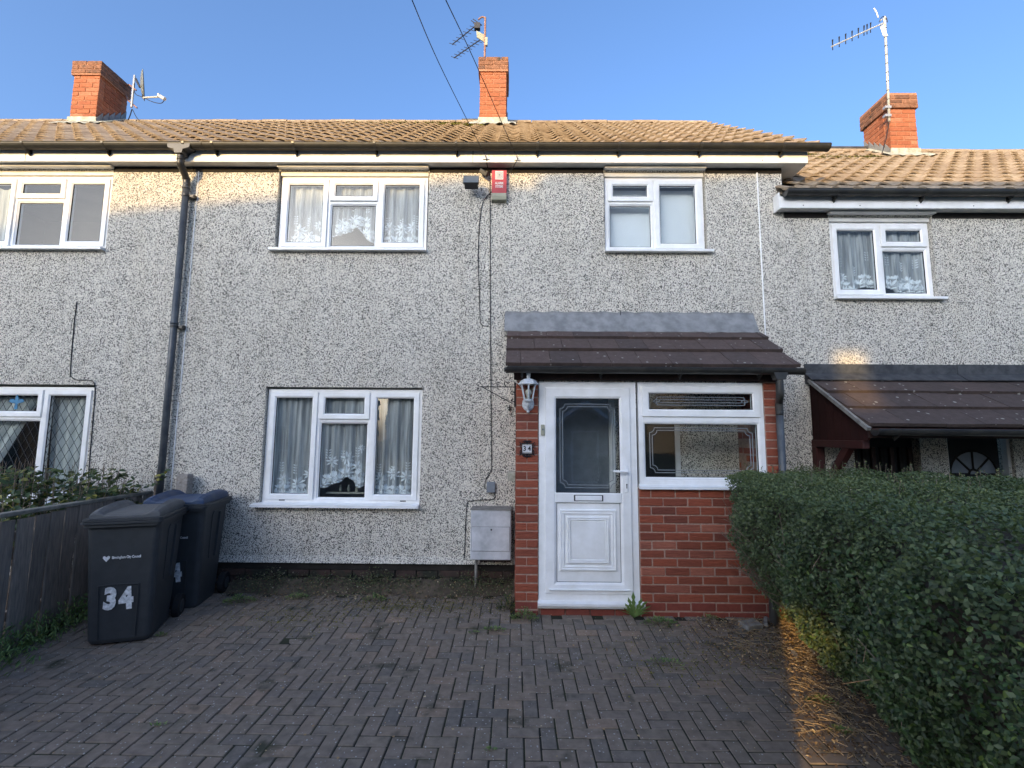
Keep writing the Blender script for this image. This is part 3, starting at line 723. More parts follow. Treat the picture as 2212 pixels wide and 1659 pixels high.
# ================================================================== RIGHT HOUSE (lower)
HR = thing('terraced_house', 'lower stepped roughcast house with sunlit roof and dark tiled door canopy', 'house', 'roughcast houses of the terrace')
DZ = -.525
hr = [(3.50, 4.645, 3.13, 4.075), (3.60, 4.30, .05, 1.72), (4.585, 5.28, .05, 1.66)]
wall_with_holes('wall', XR+.004, 12, .10, 4.13, hr, HR)
for a, b_ in ((XR+.004, 3.49), (4.655, 12)): g = MB(); g.box(a, b_, YW-.006, YW-.001, 4.05, 4.129); g.build('dark_wall_band', 'dark_gap', HR)
window(HR, 3.515, 4.635, 3.145, 4.02, [3.515, 4.085, 4.635], [None, 3.725], sill=(.02, .06, .06))
g = MB(); g.cbox(3.5, 4.645, YW+.02, YW+.12, 4.022, 4.072, .003); g.build('head_panel', 'upvc_soffit', HR)
g = MB(); g.cbox(3.48, 4.66, 4.99, YW+.05, 4.087, 4.108, .003); g.build('soffit_board', 'upvc_soffit', HR)
eaves(HR, 2.90, 12, 4.11)
g = MB(); g.cbox(2.885, 2.90, 4.93, YW-.003, 4.10, 4.29, .003); g.build('box_end', 'upvc', HR)
skipN = lambda x, y: (6.06 < x < 6.56 and y > 7.05) or (x < 2.98+TW/2 and y > 5.0)
tiled_roof(HR, 2.93, 10.6, 4.247, skip=skipN)
gutter(HR, 2.93, 12, 4.868, 4.272, first=.55, step=.95, mat='black_plastic')
chimney(HR, 6.31, 7.2, 6.275, 7.25, rz_off=DZ)
g = MB(); g.box(5.42, 6.05, 7.62, 7.80, 6.40, 6.60); g.build('lead_saddle', 'lead_dark', HR)
moss(HR, [(5.0, 6.9, .22, 4.247), (5.5, 7.0, .15, 4.247), (4.7, 7.2, .12, 4.247)], n=160)
# side gate slats and fan light door under the canopy
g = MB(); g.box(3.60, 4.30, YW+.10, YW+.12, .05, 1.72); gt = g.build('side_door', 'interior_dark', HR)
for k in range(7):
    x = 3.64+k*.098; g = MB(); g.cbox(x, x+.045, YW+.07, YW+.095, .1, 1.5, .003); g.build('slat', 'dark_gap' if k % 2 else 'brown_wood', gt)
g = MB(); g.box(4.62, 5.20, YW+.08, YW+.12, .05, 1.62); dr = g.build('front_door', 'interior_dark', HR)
g = MB(); g.frame(4.585, 5.28, -.2, 1.66, [(0, YW+.03), (.035, YW+.03), (.035, YW+.09), (0, YW+.09)]); g.build('door_frame', 'upvc_soffit', dr)
g = MB(); cx, cz = 4.91, 1.22
for k in range(5): a = math.pi*k/4; g.tube([(cx+.05*math.cos(a), YW+.072, cz+.05*math.sin(a)), (cx+.25*math.cos(a), YW+.072, cz+.25*math.sin(a))], .012, 4)
for r_ in (.25, .05): g.tube([(cx+r_*math.cos(math.pi*k/12), YW+.072, cz+r_*math.sin(math.pi*k/12)) for k in range(13)], .012, 4)
g.build('fan_light', 'dark_gap', dr)
g = MB(); g.prism([(cx+.25*math.cos(math.pi*k/12), cz+.25*math.sin(math.pi*k/12)) for k in range(13)], YW+.076, YW+.079); g.build('fan_pane', 'box_grey', dr)

# ---- canopy
CN = thing('door_canopy', 'dark tiled lean-to canopy with red boarded cheek on the right hand house', 'canopy')
cy0, cz0, cy1, cz1 = 4.20, 1.70, 5.0, 2.215
csl = (cz1-cz0)/(cy1-cy0)
def flat_tiles(parent, x0, x1, rows, tw, mat, off=0, th=.022, name='roof_tile'):
    "rows: list of (y,z) of lower edges plus the top one"
    for r_ in range(len(rows)-1):
        (ya, za), (yb, zb) = rows[r_], rows[r_+1]
        ln = math.hypot(yb-ya, zb-za); an = math.atan2(zb-za, yb-ya); x = x0-(tw*.5 if (r_+off) % 2 else 0)
        while x < x1-.01:
            a = max(x, x0); b_ = min(x+tw, x1)
            if b_-a > .03:
                g = MB(); w = (b_-a)-.005
                tip = [(0, .0), (0, th+.012), (ln+.05, .012-.012), (ln+.05, -.012)]
                g.prism(tip, -w/2, w/2, 'x'); o = g.build(name, mat, parent, loc=((a+b_)/2, ya+random.gauss(0, .0015), za+random.gauss(0, .0015)))
                o.rotation_euler = (an+random.gauss(0, .006), random.gauss(0, .004), random.gauss(0, .003))
            x += tw
flat_tiles(CN, 3.14, 7.5, [(4.20, 1.70), (4.47, 1.872), (4.73, 2.045), (4.95, 2.19)], .34, 'tile_dark')
g = MB(); g.prism([(4.22, 1.685), (5.04, 2.215), (5.04, 2.19), (4.22, 1.66)], 3.15, 7.5, 'x'); g.build('roof_deck', 'brown_wood', CN)
g = MB(); g.prism([(5.044, 2.17), (5.03, 2.27), (5.03, 2.39), (5.044, 2.39)], 3.12, 4.75, 'x'); g.prism([(5.04, 2.28), (4.93, 2.20), (4.925, 2.21), (5.035, 2.292)], 3.12, 4.75, 'x')
g.prism([(5.042, 2.17), (5.026, 2.27), (5.026, 2.393), (5.042, 2.393)], 4.752, 7.5, 'x'); g.prism([(5.038, 2.28), (4.925, 2.203), (4.92, 2.214), (5.033, 2.294)], 4.752, 7.5, 'x'); g.build('flashing', 'lead_dark', CN)
g = MB(); g.prism([(4.20, 1.665), (4.18, 1.69), (4.98, 2.215), (5.0, 2.19)], 3.115, 3.15, 'x'); g.build('verge_mortar', 'stone_grey', CN)
gutter(CN, 3.16, 7.5, 4.155, 1.672, .05, first=.2, step=1.25, mat='black_plastic')
g = MB(); g.box(3.15, 7.5, 4.215, 4.235, 1.60, 1.67); g.build('fascia', 'brown_wood', CN)
yb = 5.045; k = 0; y = 4.25
while y < 5.04:
    y2 = min(y+.11, 5.04); g = MB(); g.prism([(y+.002, 1.575), (y2-.002, 1.575), (y2-.002, 1.66+(y2-4.2)*csl-.02), (y+.002, 1.66+(y-4.2)*csl-.02)], 3.165, 3.183, 'x'); g.build('cheek_board', 'plank_red', CN); y += .11
g = MB(); g.cbox(3.15, 3.21, 4.3, 5.045, 1.50, 1.575, .004); g.build('wall_plate', 'red_wood', CN)
g = MB(); g.cbox(3.15, 3.24, 4.97, 5.045, .7, 1.50, .004); g.build('post', 'red_wood', CN)
g = MB(); g.prism([(4.50, 1.50), (4.60, 1.50), (4.97, 1.06), (4.97, .94)], 3.16, 3.22, 'x'); g.build('brace', 'red_wood', CN)

# ================================================================== PORCH
P = thing('entrance_porch', 'red brick porch with white door, brown tiled roof and lead flashing', 'porch')
PX0, PX1 = 0.0, 2.475; C_ = .0768
dX0, dX1, wX1 = .213, 1.130, 2.325
zt_ = 2.125
g = MB()
g.box(PX0+.008, dX0-.002, YP+.006, YW-.003, -.1, zt_); g.box(dX1+.004, PX1-.008, YP+.006, YP+.098, -.1, 1.125); g.box(wX1+.004, PX1-.008, YP+.006, YP+.10, 1.125, zt_)
g.box(PX1-.10, PX1-.008, YP+.10, YW-.003, -.1, zt_); g.box(dX0, dX1, YP+.03, YP+.2, -.1, .085)
pw = g.build('brickwork', 'mortar_red', P)
zb = -.04; J = .011
def row_of(x0, x1, k, z, mat, fixed=None):
    x = x0+(0 if k % 2 else -.1125)
    while x < x1-.005:
        a = max(x, x0); b_ = min(x+.225, x1)
        if b_-a > .025: brick(pw, (a+b_)/2, YP+.05, z, b_-a-J, .10, C_-J, mat)
        x += .225
k = 0; z = zb+C_/2
while z < zt_-.01:
    mt = 'brick_base' if k < 2 else 'brick_porch'
    if k % 2 == 0:
        brick(pw, PX0+.054, YP+.05, z, .1065-J+.004, .10, C_-J, mt); brick(pw, PX0+.16, YP+.05, z, .1065-J+.004, .10, C_-J, mt)
    else: brick(pw, PX0+.107, YP+.05, z, .213-J+.002, .10, C_-J, mt)
    if z+C_/2 < 1.13: row_of(dX1+.006, PX1, k, z, mt)
    else: brick(pw, (wX1+PX1)/2+.002, YP+.05, z, PX1-wX1-J, .10, C_-J, mt)
    # left and right returns
    y = YP+.10+(0 if k % 2 else -.06)
    while y < YW-.02:
        a = max(y, YP+.105); b_ = min(y+.225, YW-.005)
        if b_-a > .03:
            for xx in (PX0+.05, PX1-.05): brick(pw, xx, (a+b_)/2, z, b_-a-J, .10, C_-J, mt, rot=math.pi/2)
        y += .225
    k += 1; z += C_
for k2 in range(4): brick(pw, dX0+.02+.225*k2+.112, YP+.06, .015, .215, .10, .07, 'brick_base')
for k2 in range(3): brick(pw, dX0+.13+.225*k2+.112, YP+.06, -.062, .215, .10, .07, 'brick_base')
# door set
yd = YP+.01
g = MB(); g.frame(dX0+.004, dX1+.0, .115, 2.108, [(0, yd), (.066, yd), (.072, yd+.006), (.072, yd+.07), (0, yd+.07)])
door = g.build('door', 'upvc', P)
g = MB(); g.prism([(YP-.04, .088), (YP-.04, .108), (yd+.02, .125), (yd+.02, .06), (YP-.02, .06)], dX0-.005, dX1+.035, 'x'); g.build('threshold', 'upvc', door)
a, b_, c0, c1 = dX0+.064, dX1-.060, .18, 2.048; sw_ = .108; yo = yd-.014
g = MB(); g.frame(a, b_, c0, c1, [(0, yo+.004), (.004, yo), (sw_-.03, yo), (sw_-.014, yo+.008), (sw_-.008, yo+.014), (sw_-.008, yo+.05), (0, yo+.05)])
zm0, zm1 = .985, 1.075                       # mid rail (letterbox)
g.cbox(a+sw_-.02, b_-sw_+.02, yo-.001, yo+.048, zm0, zm1, .006)
g.cbox(a+.03, b_-.03, yo-.022, yo, c0+.035, c0+.047, .004); g.build('door_leaf', 'upvc', door)
gx0, gx1 = a+sw_-.004, b_-sw_+.004
g = MB(); g.box(gx0-.01, gx1+.01, yo+.022, yo+.028, zm1-.01, c1-sw_+.01); g.build('pane', 'glass_porch', door)
g = MB(); g.frame(gx0-.004, gx1+.004, zm1-.004, c1-sw_+.008, [(0, yo+.013), (.006, yo+.014), (.006, yo+.03), (0, yo+.03)]); g.build('gasket', 'rubber', door)
g = MB(); g.box(gx0-.01, gx1+.01, yo+.018, yo+.03, c0+sw_-.02, zm0+.01); pn = g.build('lower_panel', 'upvc', door)
pz0, pz1 = c0+sw_-.008, zm0
g = MB(); g.frame(gx0+.0, gx1-.0, pz0, pz1, [(0, yo+.016), (.004, yo+.016), (.004, yo+.02), (0, yo+.02)]); g.build('panel_seam', 'dark_metal', door)
cxp, czp = (gx0+gx1)/2-.005, (pz0+pz1)/2+.02
g = MB()
for hw, hz, ww in ((.262, .275, .05), (.195, .21, .04)):
    g.frame(cxp-hw, cxp+hw, czp-hz, czp+hz, [(0, yo+.018), (.006, yo+.004), (ww*.35, yo+.002), (ww*.5, yo+.009), (ww*.75, yo+.005), (ww, yo+.018)])
g.build('panel_moulding', 'upvc', door)
g = MB(); g.box(cxp-.15, cxp+.15, yo+.012, yo+.018, czp-.165, czp+.165); g.build('raised_panel', 'upvc', door)
lc = cxp+.005
g = MB(); g.cbox(lc-.135, lc+.135, yo-.006, yo, 1.002, 1.058, .003); lb = g.build('letterbox', 'dark_metal', door)
g = MB(); g.cbox(lc-.122, lc+.122, yo-.012, yo-.005, 1.008, 1.052, .003); g.build('letter_flap', 'upvc', door)
def etched(parent, x0, x1, z0, z1, y, r_=.045, mat='lead_line', gap=.024):
    g = MB()
    for k in (0, 1):
        o_ = k*gap; X_, XX, Z_, ZZ = x0+o_, x1-o_, z0+o_, z1-o_; R = r_
        pts = []
        for (cx, cz, s0) in ((X_, Z_, 0), (XX, Z_, 1), (XX, ZZ, 2), (X_, ZZ, 3)):
            # notched, inward curved corner
            sx = 1 if cx == X_ else -1; sz = 1 if cz == Z_ else -1
            arc = [(cx+sx*R*math.sin(t), cz+sz*R*math.cos(t)) for t in [math.pi/2*q/5 for q in range(6)]]
            arc = [(cx, cz+sz*(R+.018))]+arc+[(cx+sx*(R+.018), cz)]
            if s0 in (1, 3): arc = arc[::-1]
            pts += arc if s0 in (0, 2) else arc
        # order corners so that the line runs round
        q = len(pts)//4; c = [pts[i*q:(i+1)*q] for i in range(4)]
        loop = c[0]+c[1]+c[2]+c[3]
        loop = [(p[0], y, p[1]) for p in loop]; g.tube(loop+[loop[0]], .0034, 4, cap=False)
    g.build('etched_line', mat, parent, fix=False)
etched(door, gx0+.035, gx1-.035, zm1+.045, c1-sw_-.045, yo+.018)
g = MB(); hx = b_-.045
g.cbox(hx-.016, hx+.016, yo-.008, yo, 1.08, 1.33, .004); g.tube([(hx, yo-.005, 1.275), (hx, yo-.045, 1.275)], .012, 10); g.tube([(hx+.004, yo-.045, 1.275), (hx-.06, yo-.047, 1.275), (hx-.128, yo-.04, 1.277)], [.012, .011, .009], 10); g.build('handle', 'upvc', door)
g = MB(); g.box(hx-.004, hx+.004, yo-.0095, yo-.008, 1.12, 1.15); g.lathe([(.007, 0), (.007, .002)], (0, 0, 0), 10, Matrix.Translation((hx, yo-.0095, 1.155)) @ FACE); g.build('keyhole', 'dark_metal', door)
g = MB(); g.cbox(dX0+.022, dX0+.058, yd-.018, yd, 1.60, 1.70, .004); bl = g.build('doorbell', 'beige', door)
g = MB(); g.lathe([(.009, 0), (.009, .004)], (0, 0, 0), 10, Matrix.Translation((dX0+.04, yd-.018, 1.655)) @ FACE); g.build('bell_push', 'dish_grey', door)
# porch window
g = MB(); x0, x1, z0, z1 = dX1+.022, wX1, 1.155, 2.108
g.frame(x0, x1, z0, z1, [(0, yd), (.04, yd), (.045, yd+.006), (.045, yd+.06), (0, yd+.06)]); g.cbox(x0+.04, x1-.04, yd+.001, yd+.058, 1.735, 1.79, .005)
pwn = g.build('window', 'upvc', P)
for (c0_, c1_, s_, top) in ((1.195, 1.742, .028, 0), (1.782, 2.072, .07, 1)):
    yy = yd-.014 if top else yd+.004
    g = MB(); g.frame(x0+.033, x1-.033, c0_, c1_, [(0, yy+.004), (.004, yy), (s_-.014, yy), (s_-.004, yy+.008), (s_, yy+.012), (s_, yy+.05), (0, yy+.05)]); g.build('sash', 'upvc', pwn)
    g = MB(); g.box(x0+.033+s_-.01, x1-.033-s_+.01, yy+.02, yy+.026, c0_+s_-.01, c1_-s_+.01); g.build('pane', 'glass', pwn)
    g = MB(); g.frame(x0+.03+s_, x1-.03-s_, c0_+s_-.003, c1_-s_+.003, [(0, yy+.011), (.007, yy+.013), (.007, yy+.022), (0, yy+.022)]); g.build('gasket', 'rubber', pwn)
    etched(pwn, x0+.033+s_+.045, x1-.033-s_-.045, c0_+s_+.04, c1_-s_-.035, yy+.016, r_=.03 if top else .045)
g = MB(); g.prism([(YP-.045, 1.118), (YP-.045, 1.14), (yd+.02, 1.16), (yd+.02, 1.118)], dX1+.012, wX1+.012, 'x'); g.build('sill', 'upvc', pwn)
# inside: inner door frame on house wall, sill and floor
g = MB(); g.box(.1, 2.4, YP+.1, YW-.004, -.05, .10); g.build('floor', 'interior', P)
g = MB(); g.frame(.30, 1.05, .12, 2.08, [(0, YW-.06), (.06, YW-.06), (.06, YW-.005), (0, YW-.005)]); g.build('inner_door_frame', 'upvc', P)
g = MB(); g.box(.36, .99, YW-.03, YW-.006, .15, 2.02); g.build('inner_door', 'box_grey', P)
g = MB(); g.frame(1.12, 1.74, 1.0, 1.95, [(0, YW-.05), (.05, YW-.05), (.05, YW-.005), (0, YW-.005)]); g.build('inner_window_frame', 'upvc_soffit', P)
g = MB(); g.box(1.17, 1.69, YW-.03, YW-.006, 1.05, 1.9); g.build('inner_pane', 'interior_dark', P)
# roof
g = MB(); g.cbox(-.02, 2.5, YP-.03, YP-.008, 2.118, 2.215, .004); g.build('fascia', 'brown_wood', P)
g = MB(); g.prism([(4.29, 2.225), (5.04, 2.79), (5.04, 2.75), (4.29, 2.195)], -.08, 2.6, 'x'); g.build('roof_deck', 'brown_wood', P)
g = MB(); g.prism([(YP-.008, 2.118), (YW-.003, 2.118), (YW-.003, 2.76), (YP-.008, 2.27)], 2.38, 2.47, 'x'); g.prism([(YP-.008, 2.118), (YW-.003, 2.118), (YW-.003, 2.76), (YP-.008, 2.27)], .005, .1, 'x'); g.build('gable_infill', 'brown_wood', P)
flat_tiles(P, -.10, 2.61, [(4.27, 2.236), (4.54, 2.425), (4.785, 2.597), (4.96, 2.72)], .279, 'tile_porch', off=1)
g = MB(); vs = []; n = 40
for i in range(n+1):
    x = -.13+2.73*i/n; wv = .006*math.sin(i*1.7)+.004*math.sin(i*4.1)
    vs += [(x, 5.035, 2.955+wv), (x, 5.03, 2.80), (x, 5.0, 2.765+wv*.5), (x, 4.925, 2.722+wv*.5), (x, 4.925, 2.708+wv*.5), (x, 5.046, 2.955+wv)]
fs = [(6*i+k, 6*i+k+1, 6*i+k+7, 6*i+k+6) for i in range(n) for k in range(5)]; g.add(vs, fs); g.build('flashing', 'lead', P)
g = MB(); g.box(1.138, 1.146, 5.026, 5.034, 2.79, 2.96); g.build('flashing_seam', 'lead_dark', P)
pg = gutter(P, -.085, 2.62, 4.262, 2.218, .05, first=.14, step=.73, mat='black_plastic')
g = MB(); g.tube([(-.085, 4.262, 2.2), (-.11, 4.262, 2.2)], .02, 8); g.build('end_stop', 'black_plastic', pg)
dx = 2.405
g = MB(); g.tube(smooth_pts([(dx, 4.262, 2.20), (dx, 4.262, 2.02), (dx+.005, 4.275, 1.975), (dx+.03, 4.335, 1.93), (dx+.035, 4.35, 1.89), (dx+.035, 4.35, 1.80)], 4), .033, 12); pd = g.build('downpipe_bend', 'black_plastic', P, smooth=True)
g = MB(); g.prism([(dx-.07, 2.20), (dx+.07, 2.20), (dx+.04, 2.12), (dx-.04, 2.12)], 4.225, 4.30); g.build('running_outlet', 'black_plastic', P)
g = MB(); g.tube([(dx+.035, 4.35, 1.84), (dx+.035, 4.35, .32)], .032, 12); g.build('downpipe', 'grey_pipe', P, smooth=True)
g = MB(); g.tube(smooth_pts([(dx+.03, 4.33, .34), (dx-.01, 4.30, .30), (dx-.12, 4.25, .26), (dx-.165, 4.235, .20), (dx-.17, 4.235, .0)], 5), .04, 12); g.build('waste_bend', 'black_plastic', P, smooth=True)

# ================================================================== CURTAINS AND THINGS IN WINDOWS
yc = FY+.058
def arch(x): return 1.03+.10*math.exp(-((x+1.85)/.09)**2)+.018*math.sin(x*34)
def arch2(x): return 3.85+.10*math.exp(-((x+1.88)/.10)**2)+.018*math.sin(x*30)-.07*clampf((x+1.75)/.08, 0, 1)
grp = None
curtain('lace net curtain in the left pane of the ground floor window', -2.63, -2.19, lambda x: .90, 2.05, yc, [(-2.52, 1.10, .08), (-2.36, 1.06, .085), (-2.25, 1.16, .07)])
curtain('arched lace net curtain in the middle of the ground floor window', -2.12, -1.62, arch, 2.05, yc, [(-2.0, 1.30, .075), (-1.98, 1.12, .08), (-1.84, 1.34, .08), (-1.72, 1.24, .08), (-1.68, 1.45, .04)], 1.0)
curtain('lace net curtain in the right pane of the ground floor window', -1.56, -1.09, lambda x: .90, 2.05, yc, [(-1.47, 1.12, .08), (-1.33, 1.18, .08), (-1.18, 1.14, .085), (-1.42, .99, .08), (-1.25, .98, .08)], 2.0)
curtain('lace net curtain in the left pane of the window below the eaves', -2.63, -2.19, lambda x: 3.72+(.05 if x > -2.32 else 0), 4.46, yc, [(-2.5, 3.92, .085), (-2.38, 3.84, .08), (-2.28, 3.99, .07)], .6)
curtain('short gathered lace net curtain with raised middle above the plain glass', -2.12, -1.62, arch2, 4.46, yc, [(-2.02, 4.02, .07), (-1.88, 4.06, .07), (-1.74, 4.03, .07), (-1.68, 3.88, .06)], 1.4)
curtain('lace net curtain in the pane left of the floodlight', -1.56, -1.10, lambda x: 3.71, 4.45, yc, [(-1.47, 3.95, .085), (-1.33, 3.94, .085), (-1.2, 3.97, .08), (-1.4, 3.80, .09), (-1.25, 3.79, .08)], 2.3)
g = MB(); g.box(1.06, 2.06, FY+.12, FY+.124, 3.66, 4.46); tag(g.build('roller_blind', 'white_blind'), 'plain pale roller blind behind the curtainless upstairs window', 'blind')
g = MB()
for k in range(9):
    x = 1.09+k*.05+random.uniform(-.01, .01); h = random.uniform(.04, .09)
    M = Matrix.Translation((x, FY+.095, 3.705)) @ Euler((0, random.uniform(-.5, .5), 0)).to_matrix().to_4x4(); g.prism([(-.04, -.02), (.04, -.02), (.03, h*.5), (0, h), (-.03, h*.55)], -.006-k*.001, .006+k*.001, 'y', M)
tag(g.build('crumpled_paper', 'lace'), 'crumpled white paper lying behind the lower pane of the right upstairs window', 'paper')
curtain('plain net curtain half drawn at the left edge upstairs', -6.52, -5.87, lambda x: 3.7, 4.42, yc, [], .5, 'net_dense', False)
def drape(label, pts, y):
    g = MB(); n = len(pts); vs = []
    rows = 14
    for j in range(rows+1):
        a = j/rows
        for i in range(25):
            t = i/24; xa = pts[0][0]+(pts[1][0]-pts[0][0])*t; xb = pts[3][0]+(pts[2][0]-pts[3][0])*t; za = pts[0][1]; zb_ = pts[3][1]
            vs.append((xa+(xb-xa)*a, y+.018*math.sin(t*26), za+(zb_-za)*a))
    g.add(vs, [(j*25+i, j*25+i+1, (j+1)*25+i+1, (j+1)*25+i) for j in range(rows) for i in range(24)]); tag(g.build('curtain', 'curtain_pale', smooth=True, fix=False), label, 'curtain')
drape('pale curtain hanging behind the right diamond leaded casement', [(-5.17, 1.98), (-4.68, 1.98), (-4.68, .9), (-5.13, .9)], yc+.03)
drape('pale curtain tied back to the left behind the diamond leaded glass', [(-6.0, 1.98), (-5.35, 1.98), (-5.9, .9), (-6.4, .9)], yc+.05)
curtain('net curtain in the left pane of the lower house window', 3.58, 4.04, lambda x: 3.20+(.08 if x > 3.85 else 0), 3.97, yc, [(3.68, 3.4, .06)], .3)
curtain('net curtain in the right panes of the lower house window', 4.12, 4.58, lambda x: 3.22+(.05 if x < 4.25 else 0), 3.97, yc, [(4.4, 3.35, .07)], 1.9)
# blue fleur ornament in the leaded top light
fx, fz = at(38, 868, FY).x, at(38, 868, FY).z
g = MB(); yy = FY-.012
g.prism([(fx-.02, fz-.075), (fx-.012, fz-.02), (fx-.05, fz-.012), (fx-.085, fz+.0), (fx-.07, fz+.03), (fx-.04, fz+.032), (fx-.018, fz+.012), (fx-.02, fz+.04), (fx, fz+.08), (fx+.02, fz+.04), (fx+.018, fz+.012), (fx+.04, fz+.032), (fx+.07, fz+.03), (fx+.085, fz), (fx+.05, fz-.012), (fx+.012, fz-.02), (fx+.02, fz-.075), (fx, fz-.085)], yy, yy+.003)
tag(g.build('glass_ornament', 'blue_glass'), 'blue fleur-de-lis shape on the leaded top light', 'ornament')
g = MB()
for x in (-1.95, -1.86, -1.77): g.lathe([(.012, 0), (.016, .03), (.006, .06), (.009, .075)], (x, FY+.2, .96), 8)
g.box(-2.1, -1.65, FY+.17, FY+.23, .94, .955)
tag(g.build('ornaments', 'flash_pale'), 'three little figurines on the sill under the arched net curtain', 'ornament')

# ================================================================== WALL FITTINGS
ax, az = -.2, 4.40
A = thing('alarm_box', 'red and cream burglar alarm box under the eaves reading ALARM SYSTEMS', 'alarm box', loc=(ax-.005, YW, 4.23))
g = MB(); w = .083; g.prism([(-w, .075), (w, .075), (w, .345), (-w, .345)], -.06, -.001); g.build('casing', 'red_plastic', A)
g = MB(); g.prism([(-.001, -.01), (-.055, .0), (-.066, .04), (-.062, .074), (-.001, .074)], -w, w, 'x'); g.build('strobe_cover', 'beige', A)
g = MB(); g.box(-.045, .045, -.0625, -.06, .235, .335); lg = g.build('logo_plate', 'tile_white', A)
g = MB()
for h_ in (.038, .026, .015): g.frame(-h_, h_, .285-h_, .285+h_, [(0, -.0637), (.0035, -.0637), (.0035, -.062), (0, -.062)])
g.prism([(-.005, .277), (.005, .277), (.003, .286), (.005, .293), (0, .298), (-.005, .293), (-.003, .286)], -.0637, -.062); g.build('logo', 'dark_metal', lg)
text('lettering', 'ALARM', .04, 'tile_white', Matrix.Translation((0, -.0615, .19)) @ FACE, A, .0008, .0012, .72)
text('lettering', 'SYSTEMS', .04, 'tile_white', Matrix.Translation((0, -.0615, .15)) @ FACE, A, .0008, .0012, .55)
fl = at(1021, 410, YW)
FLD = thing('floodlight', 'dark square floodlight tilted down beside the red alarm box', 'floodlight', loc=(fl.x, YW, fl.z))
M = Matrix.Translation((0, -.15, .0)) @ Euler((math.radians(-22), 0, 0)).to_matrix().to_4x4()
g = MB(); g.prism([(-.085, -.055), (.085, -.055), (.085, .055), (-.085, .055)], -.045, -.02, 'y', M); g.prism([(-.075, -.045), (.075, -.045), (.06, .045), (-.06, .045)], -.02, .05, 'y', M); fb = g.build('housing', 'dark_metal', FLD)
g = MB()
for k in range(9): g.box(-.066+k*.016, -.062+k*.016, -.02, .055, .04, .066, M)
g.build('cooling_fin', 'dark_metal', fb)
g = MB(); g.frame(-.085, .085, -.055, .055, [(0, -.05), (.01, -.05), (.01, -.045), (0, -.045)]); g.box(-.075, .075, -.049, -.0455, -.045, .045)
for i, v_ in enumerate(g.v): g.v[i] = tuple(M @ Vector(v_))
g.build('lens', 'dish_grey', FLD)
g = MB(); g.tube([(0, -.10, .05), (.02, -.05, .09), (.02, 0, .09)], .009, 6); g.box(-.02, .06, -.015, -.001, .06, .12); g.build('bracket', 'dark_metal', FLD)
sv = at(1046, 383, YW)
g = MB(); M2 = Matrix.Translation((sv.x, YW-.06, sv.z+.02)) @ Euler((math.radians(25), math.radians(35), 0)).to_matrix().to_4x4()
g.cbox(-.05, .05, -.03, .03, -.025, .025, .006, M2); g.tube([(sv.x+.03, YW-.06, sv.z+.03), (sv.x+.05, YW, sv.z+.05)], .012, 8)
tag(g.build('motion_sensor', 'dark_metal'), 'small dark motion sensor tucked under the soffit', 'sensor')
# cables
def cable(pts, label, r_=.0045, mat='cable', n=4, cat='cable', name='cable'):
    g = MB(); g.tube(smooth_pts(pts, n), r_, 6); return tag(g.build(name, mat, smooth=True), label, cat)
def wl(*pp, off=.006): return [tuple(at(x, y, YW-off)) for x, y in pp]
cable(wl((1058, 372), (1059, 500), (1060, 800), (1062, 1000), (1060, 1018), (1050, 1035), (1047, 1052), (1052, 1057)), 'black cable running down from the alarm box to the small grey box')
cable(wl((1082, 378), (1072, 405), (1047, 430), (1037, 470), (1033, 560), (1036, 640), (1037, 690), (1042, 703), (1056, 704)), 'black cable looping from the floodlight down to mid wall')
cable(wl((1068, 1066), (1066, 1078), (1020, 1082), (1008, 1095), (1003, 1200), (995, 1212), (955, 1213), (920, 1206)), 'black cable from the grey box round the meter cupboard to the wall foot')
cable(wl((166, 652), (160, 700), (152, 800), (156, 815), (166, 821), (195, 822), (205, 834), (203, 880), (196, 960), (190, 1040)), 'black cable stapled to the left house above its leaded window')
cable([tuple(at(963, 0, 2.5)), tuple(at(1030, 140, 3.5)+Vector((0, 0, -.01))), tuple(at(1118, 343, 4.90))], 'overhead wire crossing in front of the middle chimney', .0034, n=10, cat='wire', name='overhead_wire')
cable([tuple(at(890, 0, 2.5)), tuple(at(955, 148, 3.5)+Vector((0, 0, -.01))), tuple(at(1050, 340, 4.90))], 'overhead wire reaching the fascia left of the chimney', .0034, n=10, cat='wire', name='overhead_wire')
cable([tuple(at(1118, 343, 4.9)), tuple(at(1108, 362, 4.97)), tuple(at(1098, 376, 5.03)), tuple(at(1082, 378, 5.03))], 'short black cable under the soffit right of the alarm box')
cable([tuple(at(1050, 340, 4.9)), tuple(at(1052, 355, 4.96)), tuple(at(1056, 372, 5.04))], 'short black cable from the left wire hook to the wall')
for x, y, lb_ in ((1118, 343, 'small metal wire hook on the fascia, right of the alarm box'), (1050, 341, 'small metal wire hook on the fascia, left of the alarm box')):
    p = at(x, y, 4.92); g = MB(); g.prism([(p.x-.04, p.z-.015), (p.x+.04, p.z-.015), (p.x+.01, p.z+.035), (p.x-.01, p.z+.035)], 4.918, 4.928); g.tube([(p.x, 4.92, p.z), (p.x, 4.89, p.z+.01), (p.x, 4.88, p.z-.015)], .005, 6); tag(g.build('wire_hook', 'galv'), lb_, 'hook')
p = at(1061, 1052, YW); g = MB(); g.cbox(p.x-.045, p.x+.045, YW-.045, YW-.001, p.z-.055, p.z+.055, .006); tag(g.build('junction_box', 'box_grey'), 'small grey junction box above the meter cupboard', 'box')
